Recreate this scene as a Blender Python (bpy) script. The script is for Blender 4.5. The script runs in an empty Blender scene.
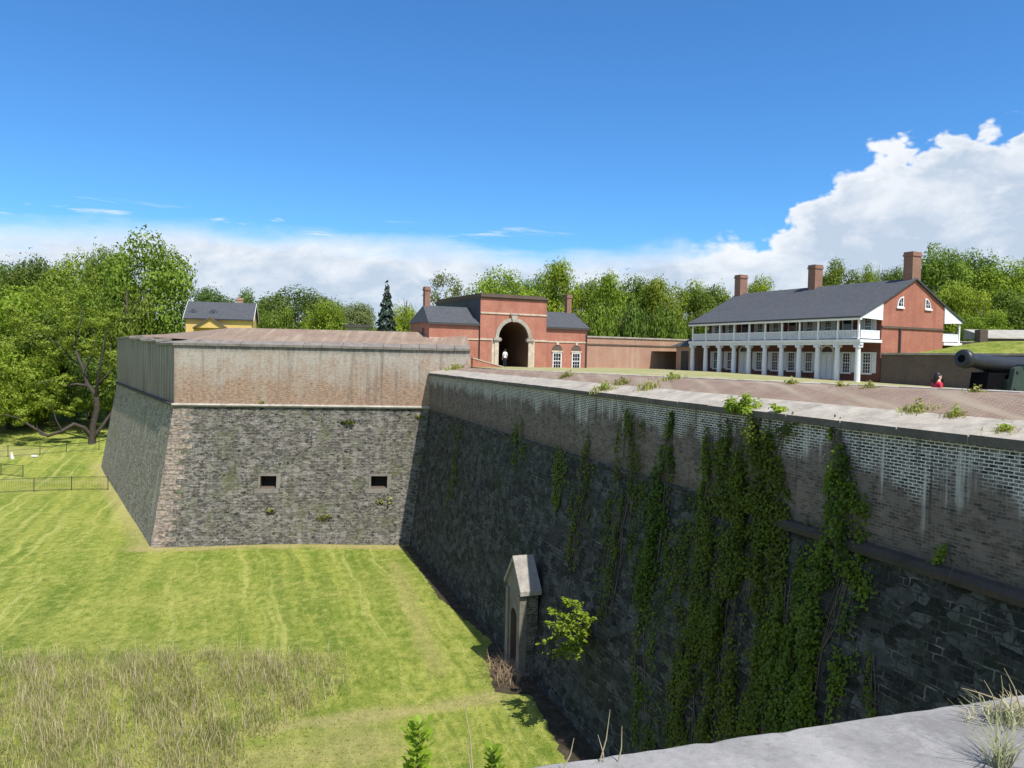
import bpy, bmesh, math, random
import numpy as np
from mathutils import Vector, Matrix

R = math.radians
rnd = random.Random(7)
nr = np.random.default_rng(7)
sc = bpy.context.scene
COL = sc.collection
E = 16.0                                   # eye height over the ditch lawn

# ------------------------------------------------------------------ camera
F = 769.0
PITCH, ROLL = R(2.04), 0.02
fw = Vector((0, math.cos(PITCH), -math.sin(PITCH)))
up0 = Vector((0, math.sin(PITCH), math.cos(PITCH)))
rt0 = Vector((1, 0, 0))
rt = rt0 * math.cos(ROLL) + up0 * math.sin(ROLL)
upv = up0 * math.cos(ROLL) - rt0 * math.sin(ROLL)
cd = bpy.data.cameras.new('camera')
cd.sensor_width = 36
cd.lens = F / 1024 * 36
cd.clip_end = 6000
cd.clip_start = 0.05
cam = bpy.data.objects.new('camera', cd)
COL.objects.link(cam)
M = Matrix((rt, upv, -fw)).transposed().to_4x4()
M.translation = Vector((0, 0, E))
cam.matrix_world = M
sc.camera = cam


def ray(px, py):
    return fw * F + rt * (px - 512) - upv * (py - 384)


def P(px, py, Y):                          # surveyed point at depth Y
    d = ray(px, py)
    return Vector((0, 0, E)) + d * (Y / d.y)


def Pz(px, py, z):                         # surveyed point on a level at z relative to the eye
    d = ray(px, py)
    return Vector((0, 0, E)) + d * (z / d.z)


def Ppl(px, py, o, n):
    d = ray(px, py)
    c = Vector((0, 0, E))
    return c + d * ((o - c).dot(n) / d.dot(n))


# ------------------------------------------------------------------ objects
def tag(o, label=None, cat=None, group=None, kind=None):
    if label: o['label'] = label
    if cat: o['category'] = cat
    if group: o['group'] = group
    if kind: o['kind'] = kind
    return o


def thing(name, loc, label, cat, group=None):
    o = bpy.data.objects.new(name, None)
    o.empty_display_size = 0.3
    COL.objects.link(o)
    o.location = loc
    return tag(o, label, cat, group)


def link(name, me, parent=None):
    o = bpy.data.objects.new(name, me)
    COL.objects.link(o)
    if parent: o.parent = parent
    return o


def copy_tree(o, parent=None):
    c = o.copy()
    COL.objects.link(c)
    if parent: c.parent = parent
    for ch in list(o.children):
        copy_tree(ch, c)
    return c


def wloc(o):
    v = Vector((0, 0, 0))
    while o is not None:
        v = v + Vector(o.location)
        o = o.parent
    return v


class Frame:
    def __init__(s, o, az):
        a = R(az)
        s.o = Vector(o); s.az = az
        s.u = Vector((math.sin(a), math.cos(a), 0))
        s.v = Vector((-math.cos(a), math.sin(a), 0))

    def __call__(s, a, b, c):
        return s.o + s.u * a + s.v * b + Vector((0, 0, c))


class MB:
    def __init__(s):
        s.v = []; s.f = []; s.m = []

    def face(s, pts, m=0):
        i = len(s.v)
        s.v += [tuple(p) for p in pts]
        s.f.append(tuple(range(i, i + len(pts)))); s.m.append(m)

    def grid(s, rows, m=0, close=False):
        i = len(s.v); n = len(rows[0])
        for r in rows: s.v += [tuple(p) for p in r]
        for a in range(len(rows) - 1):
            for b in range(n if close else n - 1):
                c = (b + 1) % n
                s.f.append((i + a * n + b, i + a * n + c, i + (a + 1) * n + c, i + (a + 1) * n + b)); s.m.append(m)

    def box(s, fr, a0, a1, b0, b1, c0, c1, m=0):
        p = [fr(a, b, c) for c in (c0, c1) for (a, b) in ((a0, b0), (a1, b0), (a1, b1), (a0, b1))]
        i = len(s.v); s.v += [tuple(q) for q in p]
        for q in ((3, 2, 1, 0), (4, 5, 6, 7), (0, 1, 5, 4), (1, 2, 6, 5), (2, 3, 7, 6), (3, 0, 4, 7)):
            s.f.append(tuple(i + k for k in q)); s.m.append(m)

    def hexa(s, bot, top, m=0):            # two rings of equal length, closed
        n = len(bot); i = len(s.v)
        s.v += [tuple(p) for p in bot] + [tuple(p) for p in top]
        s.f.append(tuple(i + k for k in reversed(range(n)))); s.m.append(m)
        s.f.append(tuple(i + n + k for k in range(n))); s.m.append(m)
        for k in range(n):
            l = (k + 1) % n
            s.f.append((i + k, i + l, i + n + l, i + n + k)); s.m.append(m)

    def tube(s, pts, rad, n=8, m=0, cap=True):
        pts = [Vector(p) for p in pts]
        rows = []
        ref = Vector((0.31, 0.17, 0.93)).normalized()
        for k, p in enumerate(pts):
            t = (pts[min(k + 1, len(pts) - 1)] - pts[max(k - 1, 0)]).normalized()
            if abs(t.dot(ref)) > .97: ref = Vector((1, 0.1, 0)).normalized()
            a = t.cross(ref).normalized(); b = t.cross(a)
            r = rad[k] if isinstance(rad, (list, tuple)) else rad
            rows.append([p + (a * math.cos(q) + b * math.sin(q)) * r for q in [2 * math.pi * j / n for j in range(n)]])
        s.grid(rows, m, True)
        if cap:
            s.face(list(reversed(rows[0])), m); s.face(rows[-1], m)

    def lathe(s, o, axis, prof, n=16, m=0):  # prof: (distance along axis, radius)
        axis = Vector(axis).normalized()
        ref = Vector((0, 0, 1)) if abs(axis.z) < .9 else Vector((1, 0, 0))
        a = axis.cross(ref).normalized(); b = axis.cross(a)
        rows = [[Vector(o) + axis * d + (a * math.cos(q) + b * math.sin(q)) * r for q in [2 * math.pi * j / n for j in range(n)]] for d, r in prof]
        s.grid(rows, m, True)
        s.face(list(reversed(rows[0])), m); s.face(rows[-1], m)

    def build(s, name, mats, parent=None, smooth=False, fix=True):
        if not isinstance(mats, (list, tuple)): mats = [mats]
        off = wloc(parent) if parent else Vector((0, 0, 0))
        me = bpy.data.meshes.new(name)
        me.from_pydata(s.v, [], s.f)
        for mt in mats: me.materials.append(mt)
        me.polygons.foreach_set('material_index', s.m)
        if fix:
            bm = bmesh.new(); bm.from_mesh(me)
            bmesh.ops.recalc_face_normals(bm, faces=bm.faces)
            bm.to_mesh(me); bm.free()
        uvl = me.uv_layers.new(name='UVMap')
        uv = np.zeros((len(me.loops), 2), 'f')
        for p in me.polygons:              # metres along and up each face
            n = p.normal
            if abs(n.z) > .85:
                t = Vector((1, 0, 0)); w = Vector((0, 1, 0))
            else:
                t = Vector((-n.y, n.x, 0)).normalized(); w = n.cross(t)
            for li in p.loop_indices:
                co = me.vertices[me.loops[li].vertex_index].co
                uv[li] = (co.dot(t), co.dot(w))
        uvl.data.foreach_set('uv', uv.ravel())
        me.transform(Matrix.Translation(-off))
        if smooth:
            me.polygons.foreach_set('use_smooth', [True] * len(me.polygons))
        return link(name, me, parent)


# ------------------------------------------------------------------ materials
class NT:
    def __init__(s, name):
        s.mat = bpy.data.materials.new(name); s.mat.use_nodes = True
        s.t = s.mat.node_tree; s.t.nodes.clear()
        s.out = s.n('ShaderNodeOutputMaterial')

    def n(s, kind, **kw):
        x = s.t.nodes.new(kind)
        for k, v in kw.items(): setattr(x, k, v)
        return x

    def l(s, a, b): s.t.links.new(a, b)

    def put(s, sock, v):
        if isinstance(v, bpy.types.NodeSocket): s.l(v, sock)
        elif v is not None: sock.default_value = v

    def math(s, op, a, b=None, c=None, clamp=False):
        x = s.n('ShaderNodeMath', operation=op, use_clamp=clamp)
        s.put(x.inputs[0], a); s.put(x.inputs[1], b); s.put(x.inputs[2], c)
        return x.outputs[0]

    def mr(s, v, a, b, c=0.0, d=1.0, smooth=False):
        x = s.n('ShaderNodeMapRange', clamp=True)
        if smooth: x.interpolation_type = 'SMOOTHSTEP'
        s.put(x.inputs[0], v); s.put(x.inputs[1], a); s.put(x.inputs[2], b); s.put(x.inputs[3], c); s.put(x.inputs[4], d)
        return x.outputs[0]

    def mix(s, f, a, b, mode='MIX'):
        x = s.n('ShaderNodeMix', data_type='RGBA', blend_type=mode)
        s.put(x.inputs[0], f)
        s.put(x.inputs[6], a if isinstance(a, bpy.types.NodeSocket) else (*a, 1)); s.put(x.inputs[7], b if isinstance(b, bpy.types.NodeSocket) else (*b, 1))
        return x.outputs[2]

    def noise(s, vec, scale, detail=4, rough=.55, dist=0.0, color=False):
        x = s.n('ShaderNodeTexNoise')
        s.put(x.inputs['Vector'], vec); x.inputs['Scale'].default_value = scale
        x.inputs['Detail'].default_value = detail; x.inputs['Roughness'].default_value = rough; x.inputs['Distortion'].default_value = dist
        return x.outputs[1 if color else 0]

    def scalev(s, vec, x, y, z=1.0, loc=(0, 0, 0)):
        m = s.n('ShaderNodeMapping'); s.put(m.inputs[0], vec)
        m.inputs['Scale'].default_value = (x, y, z); m.inputs['Location'].default_value = loc
        return m.outputs[0]

    def uv(s): return s.n('ShaderNodeUVMap', uv_map='UVMap').outputs[0]
    def pos(s): return s.n('ShaderNodeNewGeometry').outputs['Position']
    def obj(s): return s.n('ShaderNodeTexCoord').outputs['Object']
    def sep(s, v): return s.n('ShaderNodeSeparateXYZ') if v is None else s._sep(v)

    def _sep(s, v):
        x = s.n('ShaderNodeSeparateXYZ'); s.l(v, x.inputs[0]); return x.outputs

    def bump(s, h, strength=.4, dist=.05):
        b = s.n('ShaderNodeBump'); b.inputs['Strength'].default_value = strength; b.inputs['Distance'].default_value = dist
        s.l(h, b.inputs['Height']); return b.outputs[0]

    def finish(s, col, rough=.85, normal=None, metal=0.0, spec=.3):
        p = s.n('ShaderNodeBsdfPrincipled')
        s.put(p.inputs['Base Color'], col if isinstance(col, bpy.types.NodeSocket) else (*col, 1))
        s.put(p.inputs['Roughness'], rough); p.inputs['Metallic'].default_value = metal
        p.inputs['Specular IOR Level'].default_value = spec
        if normal: s.l(normal, p.inputs['Normal'])
        s.l(p.outputs[0], s.out.inputs[0])
        s.bsdf = p
        return s.mat


def plain(name, c, rough=.7, var=.12, scale=3.0, metal=0.0, bump=0.0, spec=.3):
    t = NT(name); o = t.obj()
    n = t.noise(o, scale, 6, .6)
    k = t.mr(n, .3, .7, 1 - var, 1 + var)
    x = t.n('ShaderNodeMix', data_type='RGBA', blend_type='MULTIPLY'); x.inputs[0].default_value = 1
    x.inputs[6].default_value = (*c, 1)
    cc = t.n('ShaderNodeCombineColor')
    for i in range(3): t.l(k, cc.inputs[i])
    t.l(cc.outputs[0], x.inputs[7])
    nm = t.bump(n, bump, .02) if bump else None
    return t.finish(x.outputs[2], rough, nm, metal, spec)


def bricktex(t, vec, c1, c2, mortar, w, h, mort, bias=0.0, smooth=.1):
    b = t.n('ShaderNodeTexBrick')
    t.l(vec, b.inputs['Vector'])
    t.put(b.inputs['Color1'], (*c1, 1)); t.put(b.inputs['Color2'], (*c2, 1)); t.put(b.inputs['Mortar'], (*mortar, 1))
    b.inputs['Scale'].default_value = 1; b.inputs['Brick Width'].default_value = w; b.inputs['Row Height'].default_value = h
    b.inputs['Mortar Size'].default_value = mort; b.inputs['Bias'].default_value = bias; b.inputs['Mortar Smooth'].default_value = smooth
    return b.outputs['Color'], b.outputs['Fac']


def wobble(t, vec, scale, amp):
    n = t.noise(vec, scale, 2, .5, color=True)
    s1 = t.n('ShaderNodeVectorMath', operation='SUBTRACT'); t.l(n, s1.inputs[0]); s1.inputs[1].default_value = (.5, .5, .5)
    s2 = t.n('ShaderNodeVectorMath', operation='SCALE'); t.l(s1.outputs[0], s2.inputs[0]); s2.inputs['Scale'].default_value = amp
    s3 = t.n('ShaderNodeVectorMath', operation='ADD'); t.l(vec, s3.inputs[0]); t.l(s2.outputs[0], s3.inputs[1])
    return s3.outputs[0]


def brick_mat(name, c1, c2, mortar, w=.215, h=.075, mort=.008, blotch=(.5, 1.3), stain=None, stain_amt=0., bump=.5):
    t = NT(name); uv = t.uv()
    c, f = bricktex(t, wobble(t, uv, 3, .012), c1, c2, mortar, w, h, mort)
    n1 = t.noise(uv, .7, 6, .65)
    n2 = t.noise(uv, 9, 3, .6)
    c = t.mix(t.mr(n1, .35, .7, 0, .55), c, tuple(x * blotch[0] for x in c1))
    c = t.mix(t.mr(n2, .5, .75, 0, .45), c, tuple(min(1, x * blotch[1]) for x in c2))
    if stain:
        s = t.noise(t.scalev(uv, 1.5, .16), 1.0, 5, .6)
        c = t.mix(t.mr(s, .5, .68, 0, stain_amt), c, stain)
    hgt = t.math('SUBTRACT', t.math('MULTIPLY', n2, .5), f)
    return t.finish(c, .9, t.bump(hgt, bump, .012))


def height(t):                              # height relative to the eye
    return t.math('SUBTRACT', t._sep(t.pos())[2], E)


def bastion_brick(name, grey):
    t = NT(name); uv = t.uv()
    c, f = bricktex(t, wobble(t, uv, 3, .015), (.34, .185, .115), (.23, .14, .095), (.42, .37, .29), .22, .078, .010)
    n2 = t.noise(uv, 3.2, 5, .72)
    c = t.mix(t.mr(n2, .5, .7, 0, .75), c, (.47, .335, .225))
    c = t.mix(t.mr(n2, .47, .32, 0, .75), c, (.15, .085, .06))
    z = height(t)
    big = t.noise(uv, .55, 6, .62)
    streak = t.noise(t.scalev(uv, 1.35, .07), 1.0, 6, .68)
    fine = t.noise(t.scalev(uv, 4.5, .22), 1.0, 4, .6)
    course = t.noise(t.scalev(uv, 3.2, 11), 1.0, 4, .75)
    c = t.mix(t.mr(course, .5, .64, 0, .7), c, (.49, .36, .25))
    c = t.mix(t.mr(course, .49, .36, 0, .7), c, (.14, .085, .062))
    k = t.math('ADD', t.mr(z, -4.4, .2, -.42, .66), t.math('ADD', t.mr(streak, .3, .72, -.24, .34), t.math('ADD', t.mr(big, .3, .7, -.34, .36), t.mr(fine, .3, .7, -.16, .16))))
    lime = t.mr(k, -.12, .62, 0, .92)
    spk = t.noise(uv, 7, 4, .7)
    c = t.mix(t.math('MULTIPLY', lime, t.mr(spk, .36, .58, .45, 1)), c, t.mix(course, (.25, .235, .20), (.60, .57, .50)))
    dark = t.noise(t.scalev(uv, 2.2, .1, loc=(7, 3, 0)), 1.0, 5, .65)
    c = t.mix(t.mr(dark, .54, .70, 0, .7), c, (.15, .125, .105))
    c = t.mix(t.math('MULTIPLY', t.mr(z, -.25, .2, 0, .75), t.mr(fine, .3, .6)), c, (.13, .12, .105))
    if grey:
        c = t.mix(.82, c, t.mix(t.mr(streak, .36, .62), (.085, .074, .063), t.mix(fine, (.21, .188, .16), (.44, .40, .35))))
    hgt = t.math('SUBTRACT', t.math('MULTIPLY', n2, .6), f)
    return t.finish(c, .92, t.bump(hgt, .6, .02))


def curtain_brick():
    t = NT('curtain_brickwork'); uv = t.uv()
    wv = wobble(t, uv, 4, .02)
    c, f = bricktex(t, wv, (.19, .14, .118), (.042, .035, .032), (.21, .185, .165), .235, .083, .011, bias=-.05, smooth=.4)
    c2, f2 = bricktex(t, wv, (.15, .115, .1), (.02, .018, .018), (.78, .76, .73), .235, .083, .014, bias=.1, smooth=.2)
    z = height(t)
    streak = t.noise(t.scalev(uv, .9, .12), 1.0, 6, .65)
    fine = t.noise(uv, 5, 6, .72)
    mid = t.noise(t.scalev(uv, 1.5, 2.2), 1.0, 7, .74)
    big = t.noise(uv, .5, 5, .6)
    k = t.math('ADD', t.mr(z, -3.5, -1.75, -.55, .72), t.math('ADD', t.mr(streak, .3, .7, -.3, .35), t.mr(big, .3, .7, -.35, .35)))
    lime = t.mr(k, .0, .4, 0, 1)
    c = t.mix(t.mr(fine, .45, .72, 0, .55), c, (.25, .22, .2))
    c = t.mix(t.mr(mid, .5, .66, 0, .85), c, (.19, .165, .15))
    c = t.mix(t.mr(mid, .48, .34, 0, .8), c, (.07, .058, .052))
    c = t.mix(lime, c, c2)
    c = t.mix(t.math('MULTIPLY', t.math('MULTIPLY', lime, t.mr(fine, .5, .66)), .6), c, (.66, .63, .6))
    drip = t.noise(t.scalev(uv, 3.2, .2, loc=(3, 9, 0)), 1.0, 4, .6)
    c = t.mix(t.math('MULTIPLY', t.mr(drip, .58, .7, 0, .7), t.mr(k, -.4, .2)), c, (.72, .69, .66))
    c = t.mix(t.mr(drip, .42, .3, 0, .7), c, (.05, .043, .04))
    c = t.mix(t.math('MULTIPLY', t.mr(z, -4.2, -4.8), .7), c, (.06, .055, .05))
    hgt = t.math('SUBTRACT', t.math('MULTIPLY', fine, .9), f)
    return t.finish(c, .92, t.bump(hgt, .8, .02))


def stone_mat(name, cols, mortar, w, h, mort, green, pale, pits=.5, mort_keep=(.35, .6), bumpd=.05, streaky=0.4, tone=.6, chips=1.0):
    """coursed rubble: two sizes of block, chipped faces, lichen, lime runs, dark pits"""
    t = NT(name); uv = t.uv()
    v = wobble(t, wobble(t, uv, 1.7, .11), 7, .035)
    a, fa = bricktex(t, v, cols[0], cols[1], mortar, w, h, mort, smooth=.3)
    b, fb = bricktex(t, t.scalev(v, 1, 1, 1, (.37, .11, 0)), cols[2], cols[3], mortar, w * .62, h * .55, mort * .8, smooth=.3)
    pick = t.mr(t.noise(uv, .9, 3, .6), .47, .53)
    c = t.mix(pick, a, b); f = t.math('ADD', t.math('MULTIPLY', fa, t.math('SUBTRACT', 1, pick)), t.math('MULTIPLY', fb, pick))
    vor = t.n('ShaderNodeTexVoronoi', feature='F1'); t.l(t.scalev(v, 1 / (w * .8), 1 / h), vor.inputs['Vector']); vor.inputs['Scale'].default_value = 1
    tamt = tone; tone = t._sep(vor.outputs['Color'])[0]
    c = t.mix(t.mr(tone, .6, .95, 0, tamt), c, pale)
    c = t.mix(t.mr(tone, .35, .05, 0, tamt), c, tuple(x * .4 for x in cols[1]))
    fine = t.noise(uv, 8, 6, .7)
    lost = t.mr(t.noise(uv, 1.3, 4, .6), mort_keep[0], mort_keep[1], .85, 0)
    c = t.mix(t.math('MULTIPLY', f, lost), c, tuple(x * .55 for x in cols[0]))
    chip = t.noise(t.scalev(uv, 3.0, 5.5), 1.0, 6, .75)
    c = t.mix(t.mr(chip, .5, .66, 0, .8 * chips), c, tuple(min(1, x * 1.75) for x in cols[2]))
    c = t.mix(t.mr(chip, .49, .36, 0, .85 * chips), c, tuple(x * .32 for x in cols[1]))
    c = t.mix(t.mr(fine, .5, .75, 0, .4), c, tuple(min(1, x * 1.7) for x in cols[0]))
    c = t.mix(t.mr(fine, .48, .28, 0, .5), c, tuple(x * .35 for x in cols[1]))
    big = t.noise(uv, .35, 6, .65)
    streak = t.noise(t.scalev(uv, 1.3, .13), 1.0, 5, .65)
    c = t.mix(t.math('MULTIPLY', t.mr(streak, .54, .72), streaky), c, pale)
    mossn = t.noise(t.scalev(uv, .8, .6, loc=(5, 2, 0)), 1.0, 7, .72)
    c = t.mix(t.math('MULTIPLY', t.mr(big, .46, .62), t.mr(mossn, .45, .6, 0, .8)), c, green)
    pit = t.noise(t.scalev(uv, 1.7, 2.9), 1.0, 3, .5)
    c = t.mix(t.mr(pit, .635, .67, 0, pits), c, (.012, .012, .012))
    hgt = t.math('ADD', t.math('SUBTRACT', t.math('MULTIPLY', fine, .6), f), t.math('MULTIPLY', tone, .5))
    return t.finish(c, .93, t.bump(hgt, .9, bumpd))


def slab_mat(name, c, joint, lengths, dark=.5):
    """weathered sandstone; UV joints across the run"""
    t = NT(name); uv = t.uv(); p = t.pos()
    n = t.noise(p, 1.3, 7, .65); n2 = t.noise(p, 22, 5, .7)
    n3 = t.noise(p, 5, 6, .75)
    c1 = t.mix(t.mr(n, .35, .7), tuple(x * .68 for x in c), tuple(x * 1.2 for x in c))
    c1 = t.mix(t.mr(n3, .53, .68, 0, .5), c1, tuple(x * .55 for x in c))
    c1 = t.mix(t.mr(n3, .47, .33, 0, .45), c1, tuple(min(1, x * 1.4) for x in c))
    c1 = t.mix(t.mr(n2, .52, .72, 0, .55), c1, tuple(x * .5 for x in c))
    c1 = t.mix(t.mr(n2, .45, .25, 0, .4), c1, tuple(min(1, x * 1.35) for x in c))
    return t.finish(c1, .9, t.bump(n2, .5, .01))


def leaf_mat(name, c, c2, trans=.3):
    t = NT(name)
    a = t.n('ShaderNodeAttribute', attribute_name='tint').outputs['Fac']
    n = t.noise(t.obj(), 1.2 if name != 'grass_blades' else .3, 3, .5)
    f = t.math('ADD', t.math('MULTIPLY', a, .65), t.mr(n, .3, .7, -.15, .5), clamp=True)
    col = t.mix(f, c, c2)
    oi = t.n('ShaderNodeObjectInfo').outputs['Random']
    hv = t.n('ShaderNodeHueSaturation'); t.l(col, hv.inputs['Color']); t.l(t.mr(oi, 0, 1, .485, .512), hv.inputs['Hue']); t.l(t.mr(t.math('FRACT', t.math('MULTIPLY', oi, 7.3)), 0, 1, .8, 1.2), hv.inputs['Value']); col = hv.outputs[0]
    p = t.n('ShaderNodeBsdfPrincipled'); t.l(col, p.inputs['Base Color']); p.inputs['Roughness'].default_value = .6; p.inputs['Specular IOR Level'].default_value = .25
    tr = t.n('ShaderNodeBsdfTranslucent'); t.l(t.mix(.5, col, tuple(min(1, x * 1.3) for x in c2)), tr.inputs['Color'])
    m = t.n('ShaderNodeMixShader'); m.inputs[0].default_value = trans
    t.l(p.outputs[0], m.inputs[1]); t.l(tr.outputs[0], m.inputs[2]); t.l(m.outputs[0], t.out.inputs[0])
    return t.mat


def lawn_mat():
    t = NT('lawn'); p = t.pos(); s = t._sep(p)
    x, y = s[0], s[1]
    fine = t.noise(p, 3.2, 6, .72)
    grain = t.noise(p, 14, 4, .7)
    big = t.noise(p, .075, 5, .6)
    mid = t.noise(p, .4, 5, .65)
    # mowing passes run towards the bastion, one mower width each
    cv = t.n('ShaderNodeCombineXYZ')
    t.l(t.math('ADD', t.math('MULTIPLY', x, STRIPE[0]), t.math('MULTIPLY', y, STRIPE[1])), cv.inputs[0]); t.l(t.math('SUBTRACT', t.math('MULTIPLY', y, STRIPE[0]), t.math('MULTIPLY', x, STRIPE[1])), cv.inputs[1])
    wv = wobble(t, cv.outputs[0], .12, 2.2)
    stripe = t.noise(t.scalev(wv, .5, .022, 0), 1.0, 3, .6)
    line = t.noise(t.scalev(wv, 1.35, .03, 0, (4, 1, 0)), 1.0, 3, .55)
    cl = t.noise(t.scalev(wv, .22, .8, 0), 1.0, 6, .72)
    c = t.mix(t.mr(mid, .3, .7), (.155, .205, .03), (.235, .27, .048))
    c = t.mix(t.mr(stripe, .48, .64, 0, .62), c, (.33, .345, .07))
    c = t.mix(t.mr(stripe, .48, .36, 0, .62), c, (.105, .165, .018))
    c = t.mix(t.mr(line, .56, .66, 0, .7), c, (.40, .40, .12))
    c = t.mix(t.mr(line, .44, .36, 0, .55), c, (.10, .155, .022))
    c = t.mix(t.mr(cl, .52, .7, 0, .6), c, (.38, .35, .105))
    c = t.mix(t.mr(big, .48, .66, 0, .5), c, (.35, .335, .085))
    tuf = t.noise(t.scalev(p, 1.0, .55), 2.0, 7, .78)
    c = t.mix(t.mr(tuf, .5, .68, 0, .75), c, (.40, .40, .11))
    c = t.mix(t.mr(tuf, .49, .34, 0, .8), c, (.085, .14, .018))
    c = t.mix(t.mr(fine, .47, .28, 0, .5), c, (.08, .125, .014))
    c = t.mix(t.mr(grain, .48, .3, 0, .45), c, (.08, .125, .014))
    # worn, dry strip along the foot of the bastion and a trodden path to the little gatehouse
    def seg(a, b, w, amt, col, cc):
        ax, ay = a; bx, by = b; L = math.hypot(bx - ax, by - ay); dx, dy = (bx - ax) / L, (by - ay) / L
        px = t.math('SUBTRACT', x, ax); py = t.math('SUBTRACT', y, ay)
        al = t.math('ADD', t.math('MULTIPLY', px, dx), t.math('MULTIPLY', py, dy))
        pe = t.math('ABSOLUTE', t.math('SUBTRACT', t.math('MULTIPLY', px, dy), t.math('MULTIPLY', py, dx)))
        pe = t.math('ADD', pe, t.math('MULTIPLY', t.math('SUBTRACT', mid, .5), w * 1.6))
        m = t.math('MULTIPLY', t.mr(pe, w, w * .25), t.math('MULTIPLY', t.mr(al, -1.5, .5), t.mr(al, L + 1.5, L - .5)))
        m = t.math('MULTIPLY', m, t.mr(fine, .3, .55, .35, 1))
        return t.mix(t.math('MULTIPLY', m, amt), cc, col)
    for a in DRY: c = seg(*a, c)
    hgt = t.math('ADD', fine, t.math('MULTIPLY', grain, .6))
    return t.finish(c, .95, t.bump(hgt, .9, .12), spec=.1)


# ------------------------------------------------------------------ plan of the fort
A = P(174, 404, 64.0); A.z = 0
B = P(429, 408, 66.5); B.z = 0
Cc = P(117, 385, 103.0); Cc.z = 0
fdir = (B - A).normalized()
D = A + fdir * ((B - A).length + 3.5)
NEAR = P(1024, 441.6, 16.1); NEAR.z = 0
cdir = (NEAR - B).normalized()             # along the curtain towards the camera
KEND = B + cdir * 74
cin = Vector((-cdir.y, cdir.x, 0))         # inward normal of the curtain
if cin.x < 0: cin = -cin
fin = Vector((-fdir.y, fdir.x, 0))         # inward normal of the bastion face (away from camera)
if fin.y < 0: fin = -fin
ldir = (Cc - A).normalized()
lin = Vector((-ldir.y, ldir.x, 0))
if lin.x < 0: lin = -lin
Z_CORD, Z_TOP, Z_CUR, Z_GND, BAT = -4.55, .6, -1.55, -16.3, .166
ZKC = -4.86                                 # string level of the curtain


def mitre(n1, n2):
    # vector m with m.n1 = m.n2 = 1
    det = n1.x * n2.y - n1.y * n2.x
    return Vector(((n2.y - n1.y) / det, (n1.x - n2.x) / det, 0))


mA = mitre(fin, lin)
mB = mitre(fin, cin)
Wp = Vector((0, 0, 1))


def at(st, p, z):                           # station (origin, inward vector), inward offset p, height relative to eye
    return st[0] + st[1] * p + Wp * (z + E)


def strip(mb, s0, s1, prof, m=0, prof1=None, n=1):
    prof1 = prof1 or prof
    for (a, b), (c, d) in zip(zip(prof, prof[1:]), zip(prof1, prof1[1:])):
        mb.face([at(s0, *a), at(s1, *c), at(s1, *d), at(s0, *b)], m)


def solid(mb, s0, s1, prof, m=0, prof1=None, first=None):
    prof1 = prof1 or prof
    i = len(mb.m)
    strip(mb, s0, s1, prof + [prof[0]], m, prof1 + [prof1[0]])
    if first is not None: mb.m[i] = first
    mb.face([at(s0, *q) for q in reversed(prof)], m); mb.face([at(s1, *q) for q in prof1], m)


HZ = Z_CORD - Z_GND
# ground-level dry strips (surveyed)
bA = at((A, mA), -BAT * HZ, Z_GND); bB = at((B, mB), -BAT * HZ, Z_GND)
pathA = Pz(250, 742, -16); pathB = Pz(500, 697, -16)
STRIPE = (cin.x, cin.y)
DRY = [((bA.x - 1, bA.y - .6), (bB.x, bB.y - .6), 1.1, .85, (.36, .29, .13)),
       ((bA.x, bA.y), (Cc.x - 3, Cc.y + 1), 1.6, .7, (.36, .31, .13)),
       ((pathA.x, pathA.y), (pathB.x, pathB.y), .9, .6, (.38, .31, .15)),
       ((pathA.x - 1, pathA.y - 4), (pathA.x + 6, pathA.y), 2.2, .55, (.37, .31, .14)),
       ((bB.x - .3, bB.y - 6), (bB.x + 5, bB.y - 26), .9, .5, (.34, .29, .12)),
       ((-68, 108), (-90, 116), 6, .5, (.36, .32, .14)),
       ((-60, 91.5), (-45, 91.2), 1.2, .5, (.36, .32, .14))]

MT = {}
MT['lawn'] = lawn_mat()
def parade_mat():
    t = NT('parade_turf'); p_ = t.pos()
    n = t.noise(p_, .5, 6, .7); f = t.noise(p_, 5, 5, .7)
    c = t.mix(t.mr(n, .4, .6), (.33, .29, .18), (.22, .24, .07))
    c = t.mix(t.mr(f, .45, .7, 0, .6), c, (.40, .35, .24))
    return t.finish(c, .95, t.bump(f, .6, .05), spec=.1)
MT['parade'] = parade_mat()
MT['bbrick'] = bastion_brick('bastion_brickwork', False)
MT['bgrey'] = bastion_brick('weathered_brickwork', True)
MT['cbrick'] = curtain_brick()
MT['bstone'] = stone_mat('bastion_rubble', [(.125, .114, .096), (.05, .048, .044), (.165, .152, .13), (.034, .033, .032)], (.34, .315, .27), .56, .235, .032, (.115, .125, .05), (.38, .355, .31), .9, mort_keep=(.42, .6), streaky=.3, tone=.55)
MT['fstone'] = stone_mat('mossy_sunlit_rubble', [(.29, .26, .20), (.13, .12, .095), (.34, .30, .24), (.09, .085, .075)], (.4, .37, .3), .6, .26, .03, (.19, .20, .06), (.55, .5, .43), .6, streaky=.75, tone=.5)  # mossy flank rubble, lightened and warmed to stand in for raking sun
MT['quoin'] = stone_mat('quoin_stone', [(.30, .235, .185), (.21, .17, .14), (.33, .275, .225), (.18, .15, .13)], (.25, .22, .18), 1.1, .42, .03, (.15, .14, .08), (.40, .35, .29), .4, streaky=.25, tone=.35)
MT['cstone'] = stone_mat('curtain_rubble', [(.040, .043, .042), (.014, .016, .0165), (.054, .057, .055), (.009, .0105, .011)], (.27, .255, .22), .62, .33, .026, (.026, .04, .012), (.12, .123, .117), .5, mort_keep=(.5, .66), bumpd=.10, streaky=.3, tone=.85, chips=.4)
MT['slab'] = slab_mat('coping_stone', (.385, .345, .285), None, None)
MT['sooty'] = slab_mat('blackened_coping_face', (.13, .115, .10), None, None)
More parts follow.
